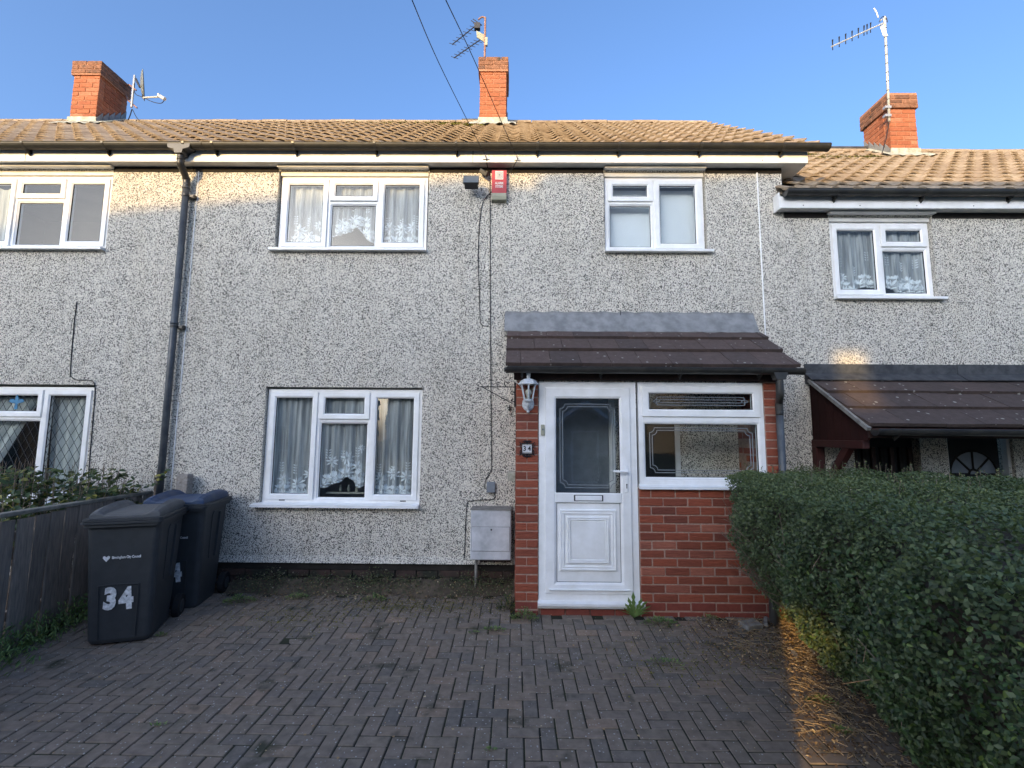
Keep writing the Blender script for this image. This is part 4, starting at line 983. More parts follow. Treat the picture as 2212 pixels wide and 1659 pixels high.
# meter cupboard
G = thing('meter_cupboard', 'pale grey meter cupboard standing proud of the wall left of the porch', 'cupboard', loc=(-.245, YW, .35))
g = MB(); g.cbox(-.205, .205, -.2, -.001, 0, .49, .008); g.build('cabinet', 'meter_grey', G)
g = MB(); g.cbox(-.192, .188, -.206, -.2, .09, .325, .003); dd = g.build('cupboard_door', 'meter_grey', G)
g = MB(); g.frame(-.195, .191, .087, .328, [(0, -.2008), (.003, -.2008), (.003, -.1995), (0, -.1995)]); g.build('door_gap', 'dark_metal', G)
g = MB(); g.lathe([(.009, 0), (.009, .004)], (0, 0, 0), 10, Matrix.Translation((.005, -.206, .30)) @ FACE); g.build('lock', 'dark_metal', dd)
g = MB(); g.cbox(-.21, .21, -.205, -.001, .491, .505, .004); g.build('cupboard_top', 'stone_grey', G)
g = MB(); g.tube([(-.155, -.06, .0), (-.155, -.06, -.33)], .015, 10); g.build('pipe', 'stone_grey', G, smooth=True)
g = MB(); g.box(-.12, .2, -.02, -.001, -.06, -.035); g.box(-.11, .19, -.03, -.001, -.035, -.001); g.build('wood_block', 'brown_wood', G)
# hanging basket bracket beside porch
p0 = at(1030, 829, 4.75); B = thing('hanging_bracket', 'thin black scrolled hanging basket bracket left of the porch', 'bracket')
g = MB(); x0, x1, z = -.35, -.012, 2.06; yb2 = 4.47
g.tube([(x0, yb2, z), (x1, yb2, z)], .005, 6); g.tube([(x0+.02, yb2, z), (x1-.02, yb2, z-.16)], .005, 6); g.box(x1-.006, x1+.012, yb2-.012, yb2+.012, z-.19, z+.05); g.build('arm', 'cable', B)
g = MB()
for cx, cz, r_, s_ in ((x0-.012, z+.025, .02, 1), (x0-.012, z-.025, .02, -1), (-.10, z+.03, .022, 1), (-.17, z+.03, .018, 1), (-.035, z-.06, .02, 1), (-.03, z-.13, .018, -1)):
    g.tube([(cx+r_*(1-.05*k)*math.cos(k*.6), yb2, cz+s_*r_*(1-.05*k)*math.sin(k*.6)) for k in range(10)], .004, 5)
g.build('scroll', 'cable', B)
# lantern
lx = .115
Ln = thing('wall_lantern', 'white six sided wall lantern with finial on the brick pier', 'lantern', loc=(lx, YP-.001, 1.845)); Ln.scale = (1.25, 1.1, 1.04)
g = MB(); g.lathe([(.0, -.012), (.042, -.01), (.046, 0), (.04, .012), (.0, .015)], (0, 0, 0), 14, Matrix.Translation((0, 0, .045)) @ FACE, 1, 1.45); g.tube(smooth_pts([(0, -.01, .03), (0, -.05, .01), (0, -.085, .035), (0, -.085, .06)], 4), .009, 8); g.lathe([(.004, -.035), (.012, -.03), (.01, -.012), (.018, 0)], (0, -.02, .0), 10); g.build('wall_bracket', 'white_paint', Ln, smooth=False)
g = MB(); c = (0, -.085, 0)
g.lathe([(.012, .05), (.032, .062), (.038, .072), (.034, .082)], c, 6)
for k in range(6):
    a = math.pi/3*k+math.pi/6; g.tube([(c[0]+.034*math.cos(a), c[1]+.034*math.sin(a), .08), (c[0]+.058*math.cos(a), c[1]+.058*math.sin(a), .215)], .006, 5)
g.build('cage', 'white_paint', Ln)
g = MB(); g.lathe([(.076, .212), (.078, .22), (.066, .232), (.056, .248), (.036, .262), (.014, .268), (.012, .28), (.016, .286), (.014, .298), (.017, .312), (.009, .328), (.002, .334)], c, 6); g.build('cap', 'white_paint', Ln)
g = MB(); g.lathe([(.031, .083), (.053, .212)], c, 6); g.build('lamp_glass', 'lamp_glass', Ln)
g = MB(); g.lathe([(.012, .085), (.014, .11), (.024, .135), (.022, .158), (.008, .17)], c, 10); g.build('bulb', 'sticker', Ln, smooth=True)
cable([(.05, YP-.03, 2.045), (.02, YP-.05, 2.08), (-.03, YP-.04, 2.105), (-.08, YP-.02, 2.11)], 'pale lead curling from the lantern past the porch corner', .005, 'cable_white')
# number plaque
NP = thing('number_plaque', 'wrought iron framed house number plaque with tiles reading 34', 'house number', loc=(.106, YP, 1.475))
g = MB(); g.frame(-.052, .052, -.052, .052, [(0, -.016), (.008, -.016), (.008, -.001), (0, -.001)])
for sz in (1, -1):
    for sx in (1, -1):
        g.tube([(sx*(.02+.018*math.cos(k*.5)), -.012, sz*(.062+.012*math.sin(k*.5))) for k in range(9)], .0045, 5); g.tube([(sx*.058, -.012, sz*.01), (sx*.066, -.012, sz*.03), (sx*.058, -.012, sz*.05), (sx*.07, -.012, sz*.062)], .005, 5)
    g.tube([(-.03, -.012, sz*.06), (0, -.012, sz*.072), (.03, -.012, sz*.06)], .005, 5)
g.build('iron_frame', 'cable', NP)
for x, ch in ((-.022, '3'), (.022, '4')):
    g = MB(); g.cbox(x-.0215, x+.0215, -.012, -.002, -.033, .033, .001); tl = g.build('number_tile', 'tile_white', NP)
    text('numeral', ch, .062, 'letter_dark', Matrix.Translation((x, -.0128, 0)) @ FACE, tl, .0006, .002, .9)
g = MB(); g.box(-.044, .044, -.012, -.002, .034, .044); g.box(-.044, .044, -.012, -.002, -.044, -.034); g.build('border_tile', 'ceramic_trim', NP)
g = MB(); g.cbox(-.075, -.0, 4.72, 4.9, 1.145, 1.235, .004); tag(g.build('overflow_block', 'flash_pale'), 'pale block fixed between house wall and porch pier', 'block')
g = MB(); g.box(-.075, -.06, YW-.03, YW-.001, 1.86, 1.92); tag(g.build('wall_clip', 'cable'), 'little black clip on the roughcast beside the porch', 'clip')

# ================================================================== AERIALS AND DISH
def aerial(label, mast, tipx, booms, refl):
    pass
mx, my = at(1047, 128, 7.4).x, 7.4
A1 = thing('tv_aerial', 'rusty mast above the middle chimney carrying two stacked aerials', 'aerial')
zt1 = at(1046, 38, 7.4).z
g = MB(); g.tube([(mx, my, 7.6), (mx, my, zt1)], .018, 8); g.tube(smooth_pts([(mx, my, zt1-.01), (mx-.06, my, zt1+.01), (mx-.12, my, zt1-.04)], 4), .014, 8); g.build('mast', 'rust', A1)
def yagi(parent, a, b_, n, el=.13, updir=(.45, 0, .8), thick=.008):
    a = Vector(a); b_ = Vector(b_); g = MB(); g.tube([a, b_], thick*1.2, 6); bo = g.build('boom', 'dark_metal', parent)
    for k in range(n):
        p = a.lerp(b_, k/(n-1)*.97+.015); d = Vector(updir).normalized()*el*(.8+.25*k/n); g = MB(); g.tube([p-d, p+d], .005, 4); g.build('element', 'dark_metal', bo)
a0 = at(977, 96, 7.2); a1 = at(1032, 52, 7.45); yagi(A1, a0, a1, 8, .10, (-.72, .3, .5))
a0 = at(981, 125, 7.2); a1 = at(1040, 84, 7.45); yagi(A1, a0, a1, 9, .10, (-.72, .3, .5))
g = MB(); q = [at(1029, 66, 7.4), at(1030, 80, 7.4), at(1048, 92, 7.42), at(1049, 76, 7.42)]; g.add([tuple(v_) for v_ in q]+[tuple(v_+Vector((0, .015, 0))) for v_ in q], [(0, 1, 2, 3), (7, 6, 5, 4), (0, 4, 5, 1), (1, 5, 6, 2), (2, 6, 7, 3), (3, 7, 4, 0)]); g.build('reflector', 'beige', A1)
g = MB(); q = [at(1047, 82, 7.4), at(1050, 99, 7.4)]; g.box(mx, mx+.045, my-.02, my+.02, q[1].z, q[0].z); g.build('clamp', 'beige', A1)
g = MB()
for dx_, dy_ in ((0, 0), (.05, .03)): 
    s0 = at(1018, 33, 7.4)+Vector((dx_*.6, 0, dy_-.1)); g.tube([s0, s0+Vector((.16, 0, -.12))], .008, 4)
g.box(at(1027, 54, 7.4).x-.02, at(1037, 60, 7.4).x, 7.38, 7.45, at(1027, 62, 7.4).z, at(1027, 50, 7.4).z); g.build('dipole_box', 'dark_metal', A1)
# right aerial
A2 = thing('tv_aerial', 'tall pale mast strapped to the right chimney with a long comb aerial', 'aerial')
b0 = at(1921, 262, 7.16); b1 = at(1911, 36, 7.16)
g = MB(); g.tube([(b0.x, 7.16, b0.z), (b1.x, 7.16, b1.z)], .019, 10); ms = g.build('mast', 'alu', A2, smooth=True)
for k in range(12):
    p = Vector((b0.x, 7.16, b0.z)).lerp(Vector((b1.x, 7.16, b1.z)), .03+k*.085); g = MB(); g.tube([p, p+Vector((0, 0, .012))], .021, 8); g.build('cable_tie', 'cable', ms)
a0 = at(1796, 101, 6.7); a1 = at(1908, 50, 7.15)
a = Vector(a0); b_ = Vector(a1); g = MB(); g.tube([a, b_], .011, 6); bo = g.build('boom', 'alu', A2)
for t in (.02, .14, .26, .38, .50, .61, .67, .74):
    p = a.lerp(b_, t); g = MB(); g.tube([p+Vector((-.03, -.05, .07)), p, p+Vector((.02, .03, -.04))], [.012, .006, .008], 5); g.build('element', 'dark_metal', bo)
g = MB(); 
for s_ in (0, .03, .06):
    u0 = at(1900, 52, 7.15)+Vector((s_, 0, 0)); u1 = at(1909, 78, 7.15)+Vector((s_, 0, 0)); g.tube([u0, u1], .008, 4)
u0 = at(1893, 26, 7.1); g.tube([at(1888, 18, 7.1), u0, at(1897, 38, 7.1)], .01, 5); g.tube([at(1901, 45, 7.15), at(1908, 40, 7.15), at(1912, 52, 7.15)], .012, 6)
g.build('reflector', 'alu', A2)
g = MB(); g.tube(smooth_pts([at(1899, 48, 7.15), at(1905, 37, 7.15), at(1914, 37, 7.15), at(1917, 48, 7.15)], 5), .006, 5); g.tube(smooth_pts([at(1921, 262, 7.15), at(1914, 300, 7.14), at(1905, 332, 7.1)], 4), .006, 5); g.build('aerial_lead', 'cable', A2)
g = MB()
for y_ in (232, 250): p = at(1920, y_, 7.16); g.box(p.x-.07, p.x+.03, 7.14, 7.2, p.z-.02, p.z+.02)
g.build('lashing_bracket', 'galv', A2)
# satellite dish on the left chimney
SD = thing('satellite_dish', 'grey satellite dish seen edge on beside the left chimney', 'satellite dish')
def a_(x, y, Y=7.3): return Vector(at(x, y, Y))
g = MB(); g.tube([a_(284, 232, 7.45), a_(291, 163, 7.45)], .018, 8); g.build('mast', 'galv', SD)
g = MB(); g.tube(smooth_pts([a_(272, 186, 7.7), a_(279, 183, 7.55), a_(294, 195, 7.4)], 4), .013, 6); g.tube([a_(272, 186, 7.7), a_(272, 205, 7.7), a_(276, 216, 7.6), a_(296, 233, 7.4)], .013, 6); g.build('wall_bracket', 'rust', SD)
g = MB(); ctr = a_(311, 184, 7.35); R_ = Matrix.Translation(ctr) @ Euler((0, math.radians(84), math.radians(36))).to_matrix().to_4x4()
prof = [(0, -.05), (.10, -.045), (.2, -.028), (.245, -.01), (.25, 0), (.24, .0), (.2, -.02), (.1, -.036), (0, -.04)]
g.lathe(prof, (0, 0, 0), 24, R_, 1, .92); g.build('reflector', 'dish_grey', SD, smooth=True)
g = MB(); g.tube([a_(293, 170, 7.42), a_(302, 188, 7.38), a_(308, 186, 7.36)], .018, 6); g.tube([a_(309, 188, 7.35), a_(309, 212, 7.3)], .016, 6); g.build('mount', 'dark_metal', SD)
g = MB(); g.tube([a_(309, 211, 7.3), a_(345, 209, 7.2)], .014, 6); g.build('feed_arm', 'alu', SD)
g = MB(); g.tube([a_(343, 209, 7.2), a_(343, 203, 7.2)], .022, 8); g.tube([a_(346, 208, 7.2), a_(356, 214, 7.2)], .03, 8); g.build('receiver', 'alu', SD)
g = MB(); g.tube(smooth_pts([a_(355, 216, 7.2), a_(348, 223, 7.22), a_(330, 220, 7.25), a_(309, 210, 7.3), a_(292, 202, 7.4), a_(290, 180, 7.44)], 5), .006, 5); g.tube(smooth_pts([a_(285, 236, 7.45), a_(280, 252, 7.5), a_(272, 268, 7.5)], 4), .008, 5); g.tube(smooth_pts([a_(286, 236, 7.45), a_(296, 255, 7.5), a_(310, 269, 7.5)], 4), .006, 5); g.build('lead_cable', 'cable', SD)

# ================================================================== BINS
def bin_(label, loc, rot, lidmat, lean=0):
    T = thing('wheelie_bin', label, 'bin', 'wheelie bins by the fence', loc); T.rotation_euler = (lean, 0, rot)
    # local: front right top corner region; x right, y back; origin centre of base
    W_, D_ = .58, .58
    def ring(z, w, y0, y1, r_):
        pts = []
        for cx, cy, a0 in ((w/2-r_, y0+r_, -90), (w/2-r_, y1-r_, 0), (-w/2+r_, y1-r_, 90), (-w/2+r_, y0+r_, 180)):
            for k in range(5): a = math.radians(a0+k*22.5); pts.append(Vector((cx+r_*math.cos(a), cy+r_*math.sin(a), z)))
        return pts
    rings = [ring(.0, .42, -.21, .16, .035), ring(.03, .45, -.225, .18, .04), ring(.45, .485, -.265, .21, .045), ring(.86, .52, -.30, .23, .045), ring(.93, .525, -.305, .24, .045)]
    g = MB(); vs = [p for r_ in rings for p in r_]; n = 20
    fs = [(i*n+k, i*n+(k+1) % n, (i+1)*n+(k+1) % n, (i+1)*n+k) for i in range(len(rings)-1) for k in range(n)]+[tuple(range(n-1, -1, -1))]
    g.add(vs, fs); body = g.build('body', 'bin_grey', T)
    g = MB()
    for z0, z1, e in ((.893, .915, -.004), (.918, .934, .012), (.937, .956, .004)):
        a, b_ = ring(z0, W_-.02+e*2, -.335-e, .28+e, .03), ring(z1, W_-.02+e*2, -.335-e, .28+e, .03)
        g.add(a+b_, [(k, (k+1) % n, n+(k+1) % n, n+k) for k in range(n)]+[tuple(range(n-1, -1, -1)), tuple(range(n, 2*n))])
    g.build('rim', 'bin_grey', T)
    # lid: shallow curved panel with raised side ridges
    g = MB(); xs = [-.25, -.245, -.235, -.20, -.17, -.15, 0, .15, .17, .20, .235, .245, .25]; hh = [.025, .045, .058, .062, .045, .03, .034, .03, .045, .062, .058, .045, .025]
    ysl = [-.30, -.297, -.27, -.2, 0, .15, .24, .27]; kk = [.5, .75, .9, 1, 1.05, 1.1, 1.0, .7]
    vs = []; nx = len(xs)
    for j, y in enumerate(ysl):
        for i, x in enumerate(xs):
            e = .035*math.exp(-((abs(x)-.2)/.05)**2)*(1 if .0 < (y+.33)/.67 < 1 else 0)*math.sin(clampf((y+.33)/.67, 0, 1)*math.pi)
            vs.append(Vector((x, y, .957+hh[i]*kk[j]*.85+e)))
    base = [Vector((v_.x, v_.y, .955)) for v_ in vs]; m_ = len(vs)
    fs = [(j*nx+i, j*nx+i+1, (j+1)*nx+i+1, (j+1)*nx+i) for j in range(len(ysl)-1) for i in range(nx-1)]
    fs += [(i, i+m_, i+1+m_, i+1) for i in range(nx-1)]+[((len(ysl)-1)*nx+i+1, (len(ysl)-1)*nx+i+1+m_, (len(ysl)-1)*nx+i+m_, (len(ysl)-1)*nx+i) for i in range(nx-1)]
    for j in range(len(ysl)-1): fs += [(j*nx, (j+1)*nx, (j+1)*nx+m_, j*nx+m_), (j*nx+nx-1, j*nx+nx-1+m_, (j+1)*nx+nx-1+m_, (j+1)*nx+nx-1)]
    g.add(vs+base, fs); lid = g.build('lid', lidmat, T, smooth=False)
    g = MB(); g.tube([(-.24, .30, .95), (.24, .30, .95)], .016, 8); 
    for x in (-.2, .2): g.box(x-.02, x+.02, .26, .31, .9, .96)
    g.build('grip_bar', 'bin_grey', T)
    for sx in (-1, 1):
        x = sx*.272
        M = Matrix.Translation((x, .235, .10)) @ Matrix.Rotation(math.pi/2, 4, 'Y')
        g = MB(); g.lathe([(.06, -.03), (.095, -.028), (.10, -.018), (.10, .018), (.095, .028), (.06, .03)], (0, 0, 0), 20, M); wh = g.build('wheel', 'rubber', T)
        g = MB(); g.lathe([(.01, -.033), (.055, -.031), (.06, -.02), (.06, .02), (.055, .031), (.01, .033)], (0, 0, 0), 14, M); g.build('hub', 'bin_grey', wh)
        g = MB(); xs_ = sx*.247; g.prism([(-.10, .42), (.14, .38), (.17, .80), (.13, .86), (-.09, .86), (-.12, .82)], xs_, xs_+sx*.006, 'x')
        for i, v_ in enumerate(g.v): q_ = v_[2]; g.v[i] = (v_[0]+sx*((q_-.45)*.042-.003), v_[1], v_[2])
        g.build('side_recess', 'bin_grey', T)
        g = MB(); g.prism([(.0, .42), (.035, .42), (.05, .84), (.01, .84)], xs_, xs_+sx*.02, 'x')
        for i, v_ in enumerate(g.v): q_ = v_[2]; g.v[i] = (v_[0]+sx*((q_-.45)*.042), v_[1], v_[2])
        g.build('rib', 'bin_grey', T)
    g = MB(); g.tube([(-.25, .235, .10), (.25, .235, .10)], .012, 8); g.build('axle', 'dark_metal', T)
    # front: tilt of face ~ 0.085 over .9
    ft = math.atan(.085/.9)
    def fm(x, z): return Matrix.Translation((x, -.2275-.0925*z-.0035, z)) @ Matrix.Rotation(ft, 4, 'X') @ FACE
    g = MB(); pts = smooth_pts([(-.14, -.2275-.0925*.02-.003, .04), (-.15, -.2275-.0925*.40-.004, .40), (-.13, -.2275-.0925*.44-.004, .445), (.10, -.2275-.0925*.44-.004, .445), (.13, -.2275-.0925*.40-.004, .40), (.12, -.2275-.0925*.02-.003, .04)], 4); g.tube(pts, .004, 5); g.build('front_rib', 'bin_grey', T)
    text('number_sticker', '3', .215, 'sticker', fm(-.065, .335) @ Matrix.Rotation(math.radians(-3), 4, 'Z'), T, .001, .013, .84)
    text('number_sticker', '4', .215, 'sticker', fm(.048, .33) @ Matrix.Rotation(math.radians(4), 4, 'Z'), T, .001, .013, .84)
    text('council_lettering', 'Birmingham City Council', .028, 'sticker', fm(.035, .655), T, .0006, .001, .72)
    g = MB(); hp = [(0, -.026), (.024, .002), (.024, .014), (.014, .02), (0, .01), (-.014, .02), (-.024, .014), (-.024, .002)]
    g.prism(hp, 0, .001, 'z', fm(-.105, .652)); g.build('heart_emblem', 'sticker', T)
    return T
b1 = bin_('nearest grey wheelie bin numbered 34 with grey lid beside the fence', (-3.17, 4.04, -.035), math.radians(18), 'bin_lid'); b1.scale = (.93, 1, 1.01)
b2 = bin_('grey wheelie bin with dark blue lid half hidden behind another', (-3.19, 4.65, -.01), math.radians(11), 'bin_blue')

# ================================================================== FENCE
FN = thing('wooden_fence', 'weathered dark wooden fence with upright boards left of the bins', 'fence')
y = 1.6; k = 0
while y < 5.0:
    w = random.uniform(.105, .125); zt2 = .965-.01*(5-y)/3
    g = MB(); g.cbox(-.009, .009, -w/2, w/2, -.02, zt2, .002); o = g.build('fence_board', 'fence_board', FN, loc=(-3.875+(.016 if k % 2 else 0)+random.uniform(0, .004), y+w/2, gz(y)+.02)); o.rotation_euler = (random.gauss(0, .004), random.gauss(0, .006), random.gauss(0, .02))
    y += w+.009; k += 1
g = MB(); g.cbox(-3.92, -3.84, 1.6, 5.02, .955, .985, .004); g.build('capping', 'fence_cap', FN)
g = MB(); g.cbox(-3.95, -3.90, 1.6, 5.02, .15, .22, .004); g.cbox(-3.95, -3.90, 1.6, 5.02, .75, .82, .004); g.build('rail', 'fence_board', FN)
g = MB(); g.cbox(-3.52, -3.40, 4.90, 4.99, 0, 1.17, .006); g.tube([(-3.47, 4.899, 1.08), (-3.47, 4.895, 1.08)], .008, 6); tag(g.build('fence_post', 'post_wood'), 'short grey wooden post against the wall behind the blue lidded bin', 'post')

# ================================================================== VEGETATION
def normals_rand(n, bias): a = np.random.normal(size=(n, 3))*.55+np.array(bias); return a
# ---- hedge
HG = thing('hedge', 'overgrown dark green clipped hedge beside the porch', 'hedge')
def top_x(Y): return np.interp(Y, [1.2, 2, 3, 3.8, 4.15, 4.3], [1.22, 1.47, 1.62, 1.72, 1.84, 2.15])
def foot_x(Y): return np.interp(Y, [1.2, 1.8, 2.55, 3.4, 4.4], [1.75, 1.92, 2.08, 2.26, 2.5])
def edge_noise(Y, z): return .045*np.sin(Y*7+z*5)+.03*np.sin(Y*17-z*11)+.02*np.sin(Y*31+z*23)
def left_x(Y, z):
    t = np.clip(z/1.28, 0, 1); f = foot_x(Y); tp = top_x(Y)
    return f+(tp-f)*np.sin(np.clip(t*1.25, 0, 1)*1.57)+edge_noise(Y, z)+ .10*np.clip((t-.85)/.15, 0, 1)**2
def far_y(X): return np.interp(X, [1.8, 2.6, 3.0, 3.5, 4.2], [4.2, 4.34, 4.15, 3.75, 3.5])
def top_z(X, Y): return 1.30+.02*np.sin(X*5+Y*3)+.014*np.sin(X*13-Y*9)-.05*np.exp(-((X-top_x(Y))/.12)**2)
# inner mass: solid dark lump added to block light between the leaves
g = MB(); vs = []; fs = []; YY = np.linspace(1.1, 4.15, 24)
for y in YY:
    for z, o_ in ((0.0, .14), (.3, .13), (.6, .13), (.9, .13), (1.1, .14), (1.2, .2)): vs.append((float(left_x(y, z))+o_, float(y), z-.05))
    vs.append((3.9, float(min(y, 3.5)), 1.2)); vs.append((3.9, float(min(y, 3.5)), -.1))
for a in range(23):
    for b_ in range(7): q = a*8+b_; fs.append((q, q+1, q+9, q+8))
fs.append(tuple(23*8+k for k in range(8))); fs.append(tuple(range(8))); g.add(vs, fs); g.build('dark_core', 'trunk', HG)
# small leaves on top
n = 62000; X = np.random.uniform(1.2, 3.9, n); Y = 1.15+(4.35-1.15)*np.random.rand(n)
ok = (X > top_x(Y)-.02) & (Y < far_y(X)); X, Y = X[ok], Y[ok]; n = len(X)
clump = .5+.5*np.sin(X*23+3*np.sin(Y*11))*np.sin(Y*27+2*np.sin(X*13))
Z = top_z(X, Y)-np.random.rand(n)**1.6*.085*(1.3-.6*clump)+.012
T = np.clip(.32+.35*clump*np.random.rand(n)+.3*np.random.rand(n)+.18*np.sin(X*2.1+Y)*np.random.rand(n), 0, 1)
leaves('leaf_mass', np.stack([X, Y, Z], 1), normals_rand(n, (0, -.1, .75)), np.random.uniform(.014, .024, n), 'leaf_hedge', HG, .62, T, kind='stuff', hexa=False)
# side leaves
n = 60000; Y = 1.15+3.2*np.random.rand(n)**.9; z = np.random.uniform(.0, 1.3, n)
bigp = np.clip((3.3-Y)*.55+(.85-z)*.5, 0, 1)*(z < 1.12); isb = np.random.rand(n) < bigp*.55
dep = np.random.rand(n)**1.3*.17
keep = ~(((np.sin(Y*13+z*7)+np.sin(Y*5-z*17)) > 1.35) & (dep < .07)) & ((z > .12) | (np.random.rand(n) < .4))
keep &= ~((Y > 3.7) & (z < .75) & (np.random.rand(n) < .55)); Y, z, isb, dep = Y[keep], z[keep], isb[keep], dep[keep]
X = left_x(Y, z)+dep; n = len(Y)
Pp = np.stack([X, Y, z+gz(3)*.5], 1); nn = normals_rand(n, (-.75, -.45, .45))
s_ = ~isb
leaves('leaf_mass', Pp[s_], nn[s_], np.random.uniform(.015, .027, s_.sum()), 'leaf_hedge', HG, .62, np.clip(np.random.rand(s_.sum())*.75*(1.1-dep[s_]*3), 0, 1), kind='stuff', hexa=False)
bi = np.where(isb)[0]; np.random.shuffle(bi)
proj_sz = 1/np.maximum(Pp[bi, 1], .5); infr = (Pp[bi, 0]/Pp[bi, 1] < 1.05) & (Pp[bi, 2] > 1.6-Pp[bi, 1]*.68) & (dep[bi] < .05)
order = np.argsort(-(proj_sz+10*infr)); sing = bi[order[:280]]; restb = bi[order[280:16000]]
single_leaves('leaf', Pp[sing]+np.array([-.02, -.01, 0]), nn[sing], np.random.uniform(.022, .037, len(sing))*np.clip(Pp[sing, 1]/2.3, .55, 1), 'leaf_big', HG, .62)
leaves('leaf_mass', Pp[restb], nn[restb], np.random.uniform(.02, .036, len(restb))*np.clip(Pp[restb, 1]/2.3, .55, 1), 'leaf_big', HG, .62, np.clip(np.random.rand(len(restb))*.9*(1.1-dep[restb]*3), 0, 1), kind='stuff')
# far end (towards the porch)
n = 9000; X = np.random.uniform(1.78, 3.9, n); z = np.random.uniform(.5, 1.3, n); Y = far_y(X)-.12*np.random.rand(n)**1.5-(.35*(1.3-z)); ok = X > left_x(Y, z)+.05; X, Y, z = X[ok], Y[ok], z[ok]
leaves('leaf_mass', np.stack([X, Y, z], 1), normals_rand(len(X), (-.2, .4, .5)), np.random.uniform(.015, .026, len(X)), 'leaf_hedge', HG, .62, kind='stuff', hexa=False)
# bare twigs at the left end and poking sprigs
g = MB()
for k in range(120):
    y0 = random.uniform(3.5, 4.25); z0 = random.uniform(.15, .5); x0_ = float(foot_x(y0))+random.uniform(-.05, .2)
    x1_ = float(left_x(y0, 1.0))+random.uniform(-.06, .15); z1_ = random.uniform(.6, 1.1); ym = y0+random.uniform(-.2, .2)
    g.tube(smooth_pts([(x0_, y0, z0), ((x0_+x1_)/2+random.uniform(-.12, .05), ym, (z0+z1_)/2-.05), (x1_, y0+random.uniform(-.2, .15), z1_)], 3), [.0045, .004, .0035, .003, .0025, .002, .0015], 4)
for k in range(16):
    y0 = random.uniform(2.0, 3.6); z0 = random.uniform(.3, 1.0); x0_ = float(left_x(y0, z0))-.01; d = Vector((random.uniform(-.1, .05), random.uniform(-.2, .2), random.uniform(-.12, .2)))
    g.tube([(x0_, y0, z0), (x0_+d.x, y0+d.y, z0+d.z)], [.0018, .001], 4)
for k in range(46):
    y0 = random.uniform(3.6, 4.2); z0 = random.uniform(.12, .45); x0_ = float(foot_x(y0))+random.uniform(-.08, .02); z1_ = random.uniform(.62, 1.0); x1_ = float(left_x(y0, z1_))-random.uniform(-.02, .07)
    g.tube(smooth_pts([(x0_, y0-.05, z0), (x0_-.10+random.uniform(-.06, .06), y0-.12, z0+.18), ((x0_+x1_)/2-.06+random.uniform(-.05, .03), y0-.10, (z0+z1_)/2+.08), (x1_, y0-.05+random.uniform(-.1, .1), z1_)], 3), [.006, .0055, .005, .005, .0045, .004, .0035, .003, .0025, .002], 5)
g.build('bare_twigs', 'twig', HG)['kind'] = 'stuff'
P_, N_, S_ = [], [], []
g = MB()
for k in range(95):
    x = random.uniform(1.9, 3.6); y = float(far_y(x))-random.uniform(.02, .25) if k % 3 else random.uniform(2.4, 3.6); z = float(top_z(x, y)); h = random.uniform(.03, .085); lx_ = random.uniform(-.02, .02)
    g.tube([(x, y, z-.03), (x+lx_, y, z+h)], .0014, 4)
    for j in range(6): t = (j+1)/6; P_.append((x+lx_*t+random.uniform(-.008, .008), y+random.uniform(-.008, .008), z+h*t)); N_.append((random.gauss(0, 1), random.gauss(0, 1), .6)); S_.append(random.uniform(.012, .018))
g.build('top_sprigs', 'twig', HG)['kind'] = 'stuff'; leaves('leaf_mass', P_, N_, S_, 'leaf_hedge', HG, .65, kind='stuff', hexa=False)

# ---- shrub behind the fence
def bush(label, stems, mat='leaf_shrub', name='shrub', ls=(.03, .05), cat='shrub', nleaf=16):
    T = thing(name, label, cat); g = MB(); PP, NN, SS = [], [], []
    for (x, y, z0, h, lean) in stems:
        dx_, dy_ = random.gauss(0, lean), random.gauss(0, lean*.6); pts = smooth_pts([(x, y, z0), (x+dx_*.4, y+dy_*.4, z0+h*.5), (x+dx_, y+dy_, z0+h)], 4); g.tube(pts, [.006*(1-.7*i/8) for i in range(len(pts))], 5)
        for j in range(nleaf):
            t = random.uniform(.55, 1); i = min(int(t*8), 7); p = pts[i]; a = random.uniform(0, 6.28); r_ = random.uniform(.02, .10)
            PP.append((p.x+r_*math.cos(a), p.y+r_*math.sin(a), p.z+random.uniform(-.03, .03))); NN.append((random.gauss(0, .6), random.gauss(-.3, .5), .8)); SS.append(random.uniform(*ls))
    g.build('stem', 'twig', T); k = min(len(PP), 280); single_leaves('leaf', PP[:k], NN[:k], SS[:k], mat, T, .62)
    if len(PP) > k: leaves('leaf_mass', PP[k:], NN[k:], SS[k:], mat, T, .62, kind='stuff')
    return T
st = [(random.uniform(-5.3, -3.98), random.uniform(4.2, 4.8), .0, random.uniform(1.08, 1.36), .13) for k in range(80)]+[(random.uniform(-4.2, -3.72), random.uniform(4.55, 4.9), 0, random.uniform(1.0, 1.22), .08) for k in range(16)]+[(random.uniform(-4.9, -3.95), random.uniform(4.3, 4.85), 0, random.uniform(1.1, 1.3), .1) for k in range(22)]+[(random.uniform(-4.6, -4.0), random.uniform(3.9, 4.3), 0, random.uniform(.9, 1.1), .1) for k in range(10)]
bush('leafy shrub with green and yellow leaves rising behind the wooden fence', st, ls=(.045, .075), nleaf=24)
PP = [(-3.60+random.gauss(0, .03), 4.75+random.gauss(0, .02), 1.20+random.gauss(0, .03)) for _ in range(7)]
bush('small yellow leaved shoot beside the downpipe foot', [(-3.64, 4.78, .9, .32, .02)]*3, ls=(.05, .07), nleaf=4)
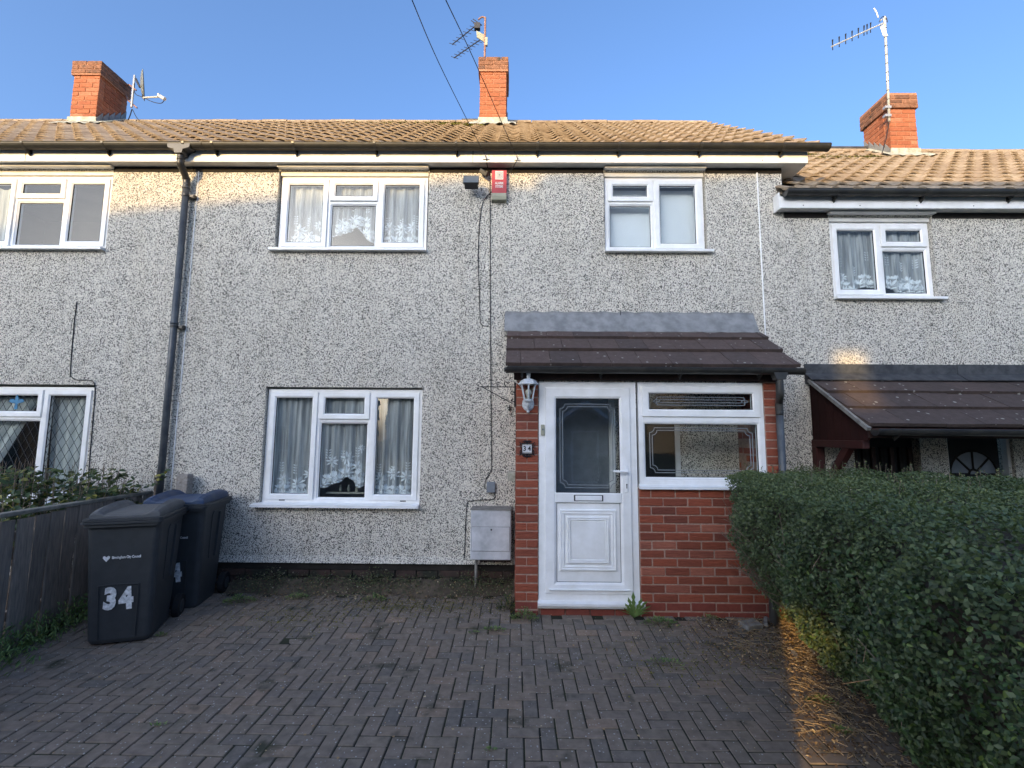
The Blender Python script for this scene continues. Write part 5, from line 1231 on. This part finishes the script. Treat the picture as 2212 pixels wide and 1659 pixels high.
# ---- weeds
def weed(label, x, y, r_, n, ls=(.02, .045), mat='leaf_weed', upright=.5, name='weed'):
    T = thing(name, label, 'weed'); z = gz(y)
    PP, NN, SS, DD = [], [], [], []
    for k in range(n):
        a = random.uniform(0, 6.28); q_ = r_*random.random()**.7; PP.append((x+q_*math.cos(a), y+q_*.6*math.sin(a), z+.01+random.random()*upright*r_*(1.15-q_/r_))); NN.append((-math.cos(a)*.6, -math.sin(a)*.6-.2, .9)); SS.append(random.uniform(*ls)); DD.append((math.cos(a), math.sin(a), upright))
    leaves('leaf_clump', PP, NN, SS, mat, T, .45, D=DD)
    g = MB()
    for k in range(min(n//6+2, 14)): a = random.uniform(0, 6.28); g.tube([(x, y, z), (x+r_*.6*math.cos(a), y+r_*.3*math.sin(a), z+r_*upright*random.uniform(.4, 1.1))], .0014, 4)
    g.build('stalk', 'twig', T)
# dandelion beside the threshold
D_ = thing('dandelion', 'tall toothed dandelion plant at the right of the door sill', 'weed'); k = 0
for (ang, ln, lean) in [(-.45, .19, .25), (-.05, .23, .1), (.5, .2, .45), (-.9, .13, .9), (1.0, .17, 1.0), (1.3, .15, 1.4), (-1.4, .13, 1.3), (.75, .20, .7), (-.7, .16, .6), (1.5, .12, 1.6)]:
    g = MB(); n_ = 9; base = Vector((1.055, 4.33, .01)); L_, R2 = [], []
    for i in range(n_+1):
        t = i/n_; w = (.003+.012*math.sin(t*2.6)*(1.35 if i % 2 else .5)) if i < n_ else .001
        c_ = base+Vector((math.sin(ang)*ln*t*(.5+lean*.5), -.03*t*lean, ln*t*(1-.35*lean*t))); L_.append(c_+Vector((-w, 0, .0))); R2.append(c_+Vector((w, -.003, 0)))
    g.add(L_+R2, [(i, i+1, n_+2+i, n_+1+i) for i in range(n_)], tint=.35+.1*(k % 3)); g.build('leaf', 'leaf_weed', D_, fix=False); k += 1
weed('low spreading weed clump right of the dandelion', 1.25, 4.24, .17, 170, (.018, .035), upright=.35)
weed('bushy pale weed at the foot of the left porch pier', .085, 4.31, .13, 230, (.014, .03), upright=.75)
weed('dark ferny weed in the corner between wall and pier', -.07, 4.5, .11, 260, (.015, .03), 'leaf_shrub', 1.5)
weed('small weed in the paving joints before the pier', -.17, 4.1, .11, 110, (.012, .025), upright=.3)
weed('tiny weed in the paving left of another small one', -.33, 4.06, .055, 40, (.012, .02), upright=.3)
weed('weed sprawling across the dark pavers on the right', 1.10, 3.62, .16, 130, (.01, .022), upright=.2)
weed('small weed at the near middle of the drive', -.12, 2.66, .035, 22, (.01, .02), upright=.4)
weed('fallen sprig on the pavers near the left bottom', -2.02, 2.83, .05, 20, (.01, .025), upright=.2)
weed('weed clump near the wall below the ground floor window', -2.1, 4.72, .12, 120, (.015, .03), upright=.6)
weed('pale weed clump beside the wheel of the blue lidded bin', -2.62, 4.62, .16, 180, (.015, .035), upright=.4)
weed('weed under the middle of the ground floor window', -1.35, 4.70, .12, 110, (.015, .03), upright=.5)
weed('little weed below the porch window', 1.72, 4.35, .09, 60, (.012, .022), upright=.4)
weed('bright green creeping weed in the sunlit strip', 1.93, 3.15, .10, 120, (.018, .03), upright=.4)
weed('second green weed in the sunlit strip, nearer', 1.84, 2.86, .07, 70, (.015, .026), upright=.4)
weed('weed with pale leaves at the foot of the nearer bin', -2.86, 3.97, .05, 40, (.012, .025), upright=.5)
# ---- rough greenery along the fence foot and wall foot
P_, N_, S_, D2 = [], [], [], []
for k in range(2600):
    y = random.uniform(2.6, 4.4); x = -3.84+abs(random.gauss(0, .10))*(1.5 if y < 3.6 else 1); h = random.random()**2*.16*(1.3-min(1, (x+3.84)/.4)); P_.append((x, y, gz(y)+.01+h)); a = random.uniform(0, 6.28); N_.append((math.cos(a)*.8, -.4, .6)); D2.append((random.gauss(0, .4), random.gauss(0, .4), 1)); S_.append(random.uniform(.02, .05))
tag(leaves('fence_foot_grass', P_, N_, S_, 'leaf_weed', None, .28, D=D2), 'strip of long grass and weeds along the fence foot', 'grass', kind='stuff')
P_, N_, S_ = [], [], []
for k in range(5200):
    x = random.uniform(-2.9, -.02); dn = .5+.5*math.sin(x*9+2)*math.sin(x*3.1)
    if random.random() > .35+.65*dn: continue
    y = 5.06-abs(random.gauss(0, .13))-.02; P_.append((x, y, .12*max(0, (y-4.84)/.24)+random.random()**2*.10*(.4+dn))); N_.append((random.gauss(0, .5), -.5, .8)); S_.append(random.uniform(.010, .024))
tag(leaves('wall_foot_weeds', P_, N_, S_, 'leaf_foot', None, .7, hexa=False), 'low dark creeping weeds and moss along the foot of the house wall', 'weeds', kind='stuff')
# moss in the joints near the house (patches)
P_, N_, S_ = [], [], []
for (cx, cy, rx, ry, n_) in ((-1.9, 4.3, .35, .12, 900), (-.75, 4.55, .45, .14, 1400), (-1.2, 4.62, .3, .1, 500), (1.9, 3.9, .5, .2, 900), (1.2, 3.6, .3, .15, 400)):
    for k in range(n_): y = cy+random.gauss(0, ry); x = cx+random.gauss(0, rx); 
    for k in range(n_):
        y = cy+random.gauss(0, ry); x = cx+random.gauss(0, rx)
        if y > 4.36 and x > -.01: continue
        P_.append((x, y, gz(y)+.002)); N_.append((random.gauss(0, .3), random.gauss(0, .3), 1)); S_.append(random.uniform(.007, .017))
tag(leaves('paving_moss', P_, N_, S_, 'moss_leaf', None, .9, hexa=False), 'thin moss and seedlings creeping over the paving near the house', 'moss', kind='stuff')
# ---- dead leaves and twigs by the hedge foot
P_, N_, S_ = [], [], []
for k in range(5200):
    y = random.uniform(1.6, 4.38); x = right_edge(y)+random.gauss(.16, .20)
    if random.random() < .28: y = random.uniform(3.6, 4.36); x = random.gauss(1.85, .28)
    if k % 6 == 0: x = random.uniform(-2.9, -.05); y = 5.02-abs(random.gauss(0, .16))
    if x > float(foot_x(y))+.5: continue
    P_.append((x, y, gz(y)+random.uniform(.002, .03)+(.03 if x > right_edge(y)+.1 else 0)+(.12*max(0, (y-4.84)/.24) if k % 6 == 0 else 0))); N_.append((random.gauss(0, .45), random.gauss(0, .45), 1)); S_.append(random.uniform(.008, .026))
for k in range(5200):
    y = 4.4-1.75*random.random()**1.9; x = .17+.5*y+random.random()**1.2*.42+random.gauss(0, .05); P_.append((x, y, gz(y)+random.uniform(.004, .035)+.02*min(1, (y-3)*2))); N_.append((random.gauss(0, .45), random.gauss(0, .45), 1)); S_.append(random.uniform(.008, .024))
for k in range(2600):
    y = 4.86-abs(random.gauss(0, .22)); x = random.choice((-1.95, -.75, -1.3, -.3, -2.4))+random.gauss(0, .28)
    if x > -.03 or x < -2.9: continue
    P_.append((x, y, gz(y)+random.uniform(.001, .01))); N_.append((random.gauss(0, .3), random.gauss(0, .3), 1)); S_.append(random.uniform(.006, .016))
tag(leaves('leaf_litter', P_, N_, S_, 'litter', None, .6), 'brown dead leaves scattered at the hedge foot', 'leaf litter', kind='stuff')
g = MB()
for k in range(430):
    y = 4.36-2.4*random.random()**1.6; x = right_edge(y)+random.gauss(.18, .18)
    if random.random() < .25: y = random.uniform(3.7, 4.36); x = random.gauss(1.9, .25)
    a = random.uniform(0, 3.14); l = random.uniform(.02, .07)*(1.2 if y > 3.2 else .8); c_ = Vector((x, y, gz(y)+random.uniform(.01, .045))); d = Vector((math.cos(a), math.sin(a), random.uniform(-.1, .1)))*l
    g.tube([c_-d, c_+Vector((random.gauss(0, .02), random.gauss(0, .02), .012)), c_+d], .0018, 3, cap=False)
for k in range(420):
    y = 4.38-1.6*random.random()**2.0; x = .17+.5*y+random.random()*.40+random.gauss(0, .04); a = random.uniform(0, 3.14); l = random.uniform(.02, .08); c_ = Vector((x, y, gz(y)+random.uniform(.02, .055))); d = Vector((math.cos(a), math.sin(a), random.uniform(-.1, .1)))*l
    g.tube([c_-d, c_+Vector((random.gauss(0, .015), random.gauss(0, .015), .01)), c_+d], .0017, 3, cap=False)
tag(g.build('dead_twigs', 'straw', fix=False), 'pale dead stalks tangled at the hedge foot', 'twigs', kind='stuff')
P_, N_, S_ = [], [], []
for k in range(420): y = random.uniform(1.9, 4.6); x = random.uniform(-3, 2.1); P_.append((x, y, gz(y)+.003)); N_.append((random.gauss(0, .1), random.gauss(0, .1), 1)); S_.append(random.choice([.006, .008, .011, .02]))
tag(leaves('crumbs', P_, N_, S_, 'litter', None, .9, tint=np.random.uniform(.6, 1, len(P_)), hexa=False), 'pale crumbs and bits scattered over the drive', 'debris', kind='stuff')
for (x, y, w, l, a, lb_) in ((2.02, 4.22, .16, .12, .3, 'flat grey slab piece lying near the porch drain pipe'), (2.18, 4.27, .035, .16, -.5, 'narrow stone edging leaning by the drain pipe'), (2.12, 3.75, .04, .14, -.4, 'buff stone edging half buried in the sunlit strip')):
    g = MB(); M = Matrix.Translation((x, y, gz(y)+.02)) @ Euler((.05, -.04, a)).to_matrix().to_4x4(); g.cbox(-w/2, w/2, -l/2, l/2, -.02, .02, .006, M); tag(g.build('stone_slab', 'stone_grey'), lb_, 'stone')

# ================================================================== ACROSS THE STREET (seen in reflections, shades the fronts)
def far_house(label, M, w, dp, he, hr, wins, name='far_house', gable=True):
    T = thing(name, label, 'house', 'houses across the street'); T.matrix_world = M
    g = MB(); g.prism([(0, -.4), (dp, -.4), (dp, he), (dp/2, hr-.06), (0, he)], 0, w, 'x'); g.build('wall', 'far_brick', T)
    g = MB(); o_ = .0; g.prism([(-.35, he-.28), (dp/2, hr), (dp+.35, he-.28), (dp+.35, he-.12), (dp/2, hr+.12), (-.35, he-.12)], -o_, w+o_, 'x'); g.build('roof', 'far_roof', T)
    for (x, z, ww, hh_) in wins:
        g = MB(); g.frame(x, x+ww, z, z+hh_, [(0, dp+.03), (.08, dp+.03), (.08, dp-.0), (0, dp)]); g.box(x+ww/2-.03, x+ww/2+.03, dp, dp+.03, z, z+hh_); f_ = g.build('window', 'upvc', T)
        g = MB(); g.box(x+.05, x+ww-.05, dp+.001, dp+.012, z+.05, z+hh_-.05); g.build('pane', 'interior_dark', f_)
    return T
# house A : ridge from (-9.5,-14) to (-15.1,-15.9) at 9.19
ridge_h = 9.02
uA = Vector((-5.6, -1.9, 0)).normalized(); dpA = 7
def house_M(rx, ry, u, dp, w):   # local x along -u ... so that local +y faces the camera
    ex = -u if (-u).x > 0 else u; ex = ex.normalized(); ey = Vector((-ex.y, ex.x, 0))
    return ex, ey
ex, ey = house_M(0, 0, uA, 0, 0)
rA = Vector((-9.5, -14.0, 0)); wA = 13.0
org = rA-ex*(wA+.75)-ey*(dpA/2)+ex*.0
# extend right end to the gap edge
MA = Matrix((ex, ey, Vector((0, 0, 1)))).transposed().to_4x4(); MA.translation = org
far_house('brick house with tiled roof across the street on the left', MA, wA, dpA, 6.0, ridge_h, [(1.5, .8, 1.6, 1.2), (5, .8, 1.6, 1.2), (9, .8, 1.6, 1.2), (1.5, 3.6, 1.6, 1.2), (5, 3.6, 1.6, 1.2), (9, 3.6, 1.6, 1.2)])
far_house('low house with wide roof at the far left across the street', Matrix.Translation((-44, -24, 0)), 16, 8, 2.6, 5.0, [(2+k*3.4, .8, 1.6, 1.2) for k in range(4)])
far_house('low house with wide roof to the right across the street', Matrix.Translation((7.5, -18, 0)), 14, 8, 2.6, 5.0, [(2+k*3.4, .8, 1.6, 1.2) for k in range(4)])
MBm = Matrix.Translation((-3.80, -17.5, 0)); far_house('long brick house with tiled roof directly across the street', MBm, 8.5, 7.0, 6.0, ridge_h+.05, [(1.2+k*3.0, z, 1.6, 1.25) for k in range(3) for z in (.8, 3.6)])
# middle brick stub between house A and the gap
MC = Matrix.Translation((-12.55, -17.5, 0)); far_house('narrow brick house beside the passage across the street', MC, 3.5, 7.0, 5.6, ridge_h-.5, [(1.0, .8, 1.6, 1.2), (1.0, 3.6, 1.6, 1.2)])
# gabled porch opposite (white bargeboards)
GP = thing('gabled_porch', 'brick porch with white bargeboards across the street', 'porch')
g = MB(); g.prism([(1.3, -.2), (3.7, -.2), (3.7, 1.85), (2.5, 2.65), (1.3, 1.85)], -10.4, -8.2); g.build('wall', 'far_brick', GP)
g = MB()
for s_ in (-1, 1): g.tube([(2.5, -8.15, 2.72), (2.5+s_*1.45, -8.15, 1.78)], .13, 4)
g.build('bargeboard', 'upvc', GP)
g = MB(); g.frame(2.0, 3.0, -.1, 1.8, [(0, -8.17), (.08, -8.17), (.08, -8.22), (0, -8.22)]); g.build('door_frame', 'upvc', GP)
GA = thing('sun_block_pier', 'unseen brick pier added behind the camera to sharpen the sunlit strip edge', 'sun blocker')  # added out of view to cut a crisp left edge on the sun strip
g = MB(); g.cbox(-1.23, -.70, -1.75, -1.5, -.1, 1.72, .01); g.build('pier_shaft', 'far_brick', GA)
g = MB(); g.prism([(-1.24, 1.72), (-.70, 1.72), (-.70, 1.78), (-.97, 1.86), (-1.24, 1.78)], -1.77, -1.48); g.build('pier_cap', 'stone_grey', GA)
# unseen tree added to block the sun, crown shaped with two gaps of light
TR = thing('sun_block_tree', 'unseen dense tree added to block the sun between houses across the street', 'tree')
g = MB(); g.tube([(-8.1, -14.0, -.3), (-8.0, -14, 2), (-7.6, -14, 6)], [.25, .2, .1], 8); g.build('trunk', 'trunk', TR)
Pl = []
while len(Pl) < 19000:
    x = random.uniform(-10.6, -3.4); y = random.uniform(-14.6, -13.4); z = random.uniform(.4, 9.3)
    u = x-.5*y; v = z+.24*y
    if u < -3.3 or u > 3.4: continue
    if (-.26 < u < .47) and v < 1.36: continue
    if (.84 < u < 1.36) and 2.85 < v < 3.85: continue
    if v > (5.53 if u < -2.2 else 5.70): continue
    Pl.append((x, y, z))
leaves('crown', Pl, [(-.5+random.gauss(0, .3), -1, .24) for _ in Pl], [random.uniform(.22, .34) for _ in Pl], 'leaf_far', TR, .9)['kind'] = 'stuff'
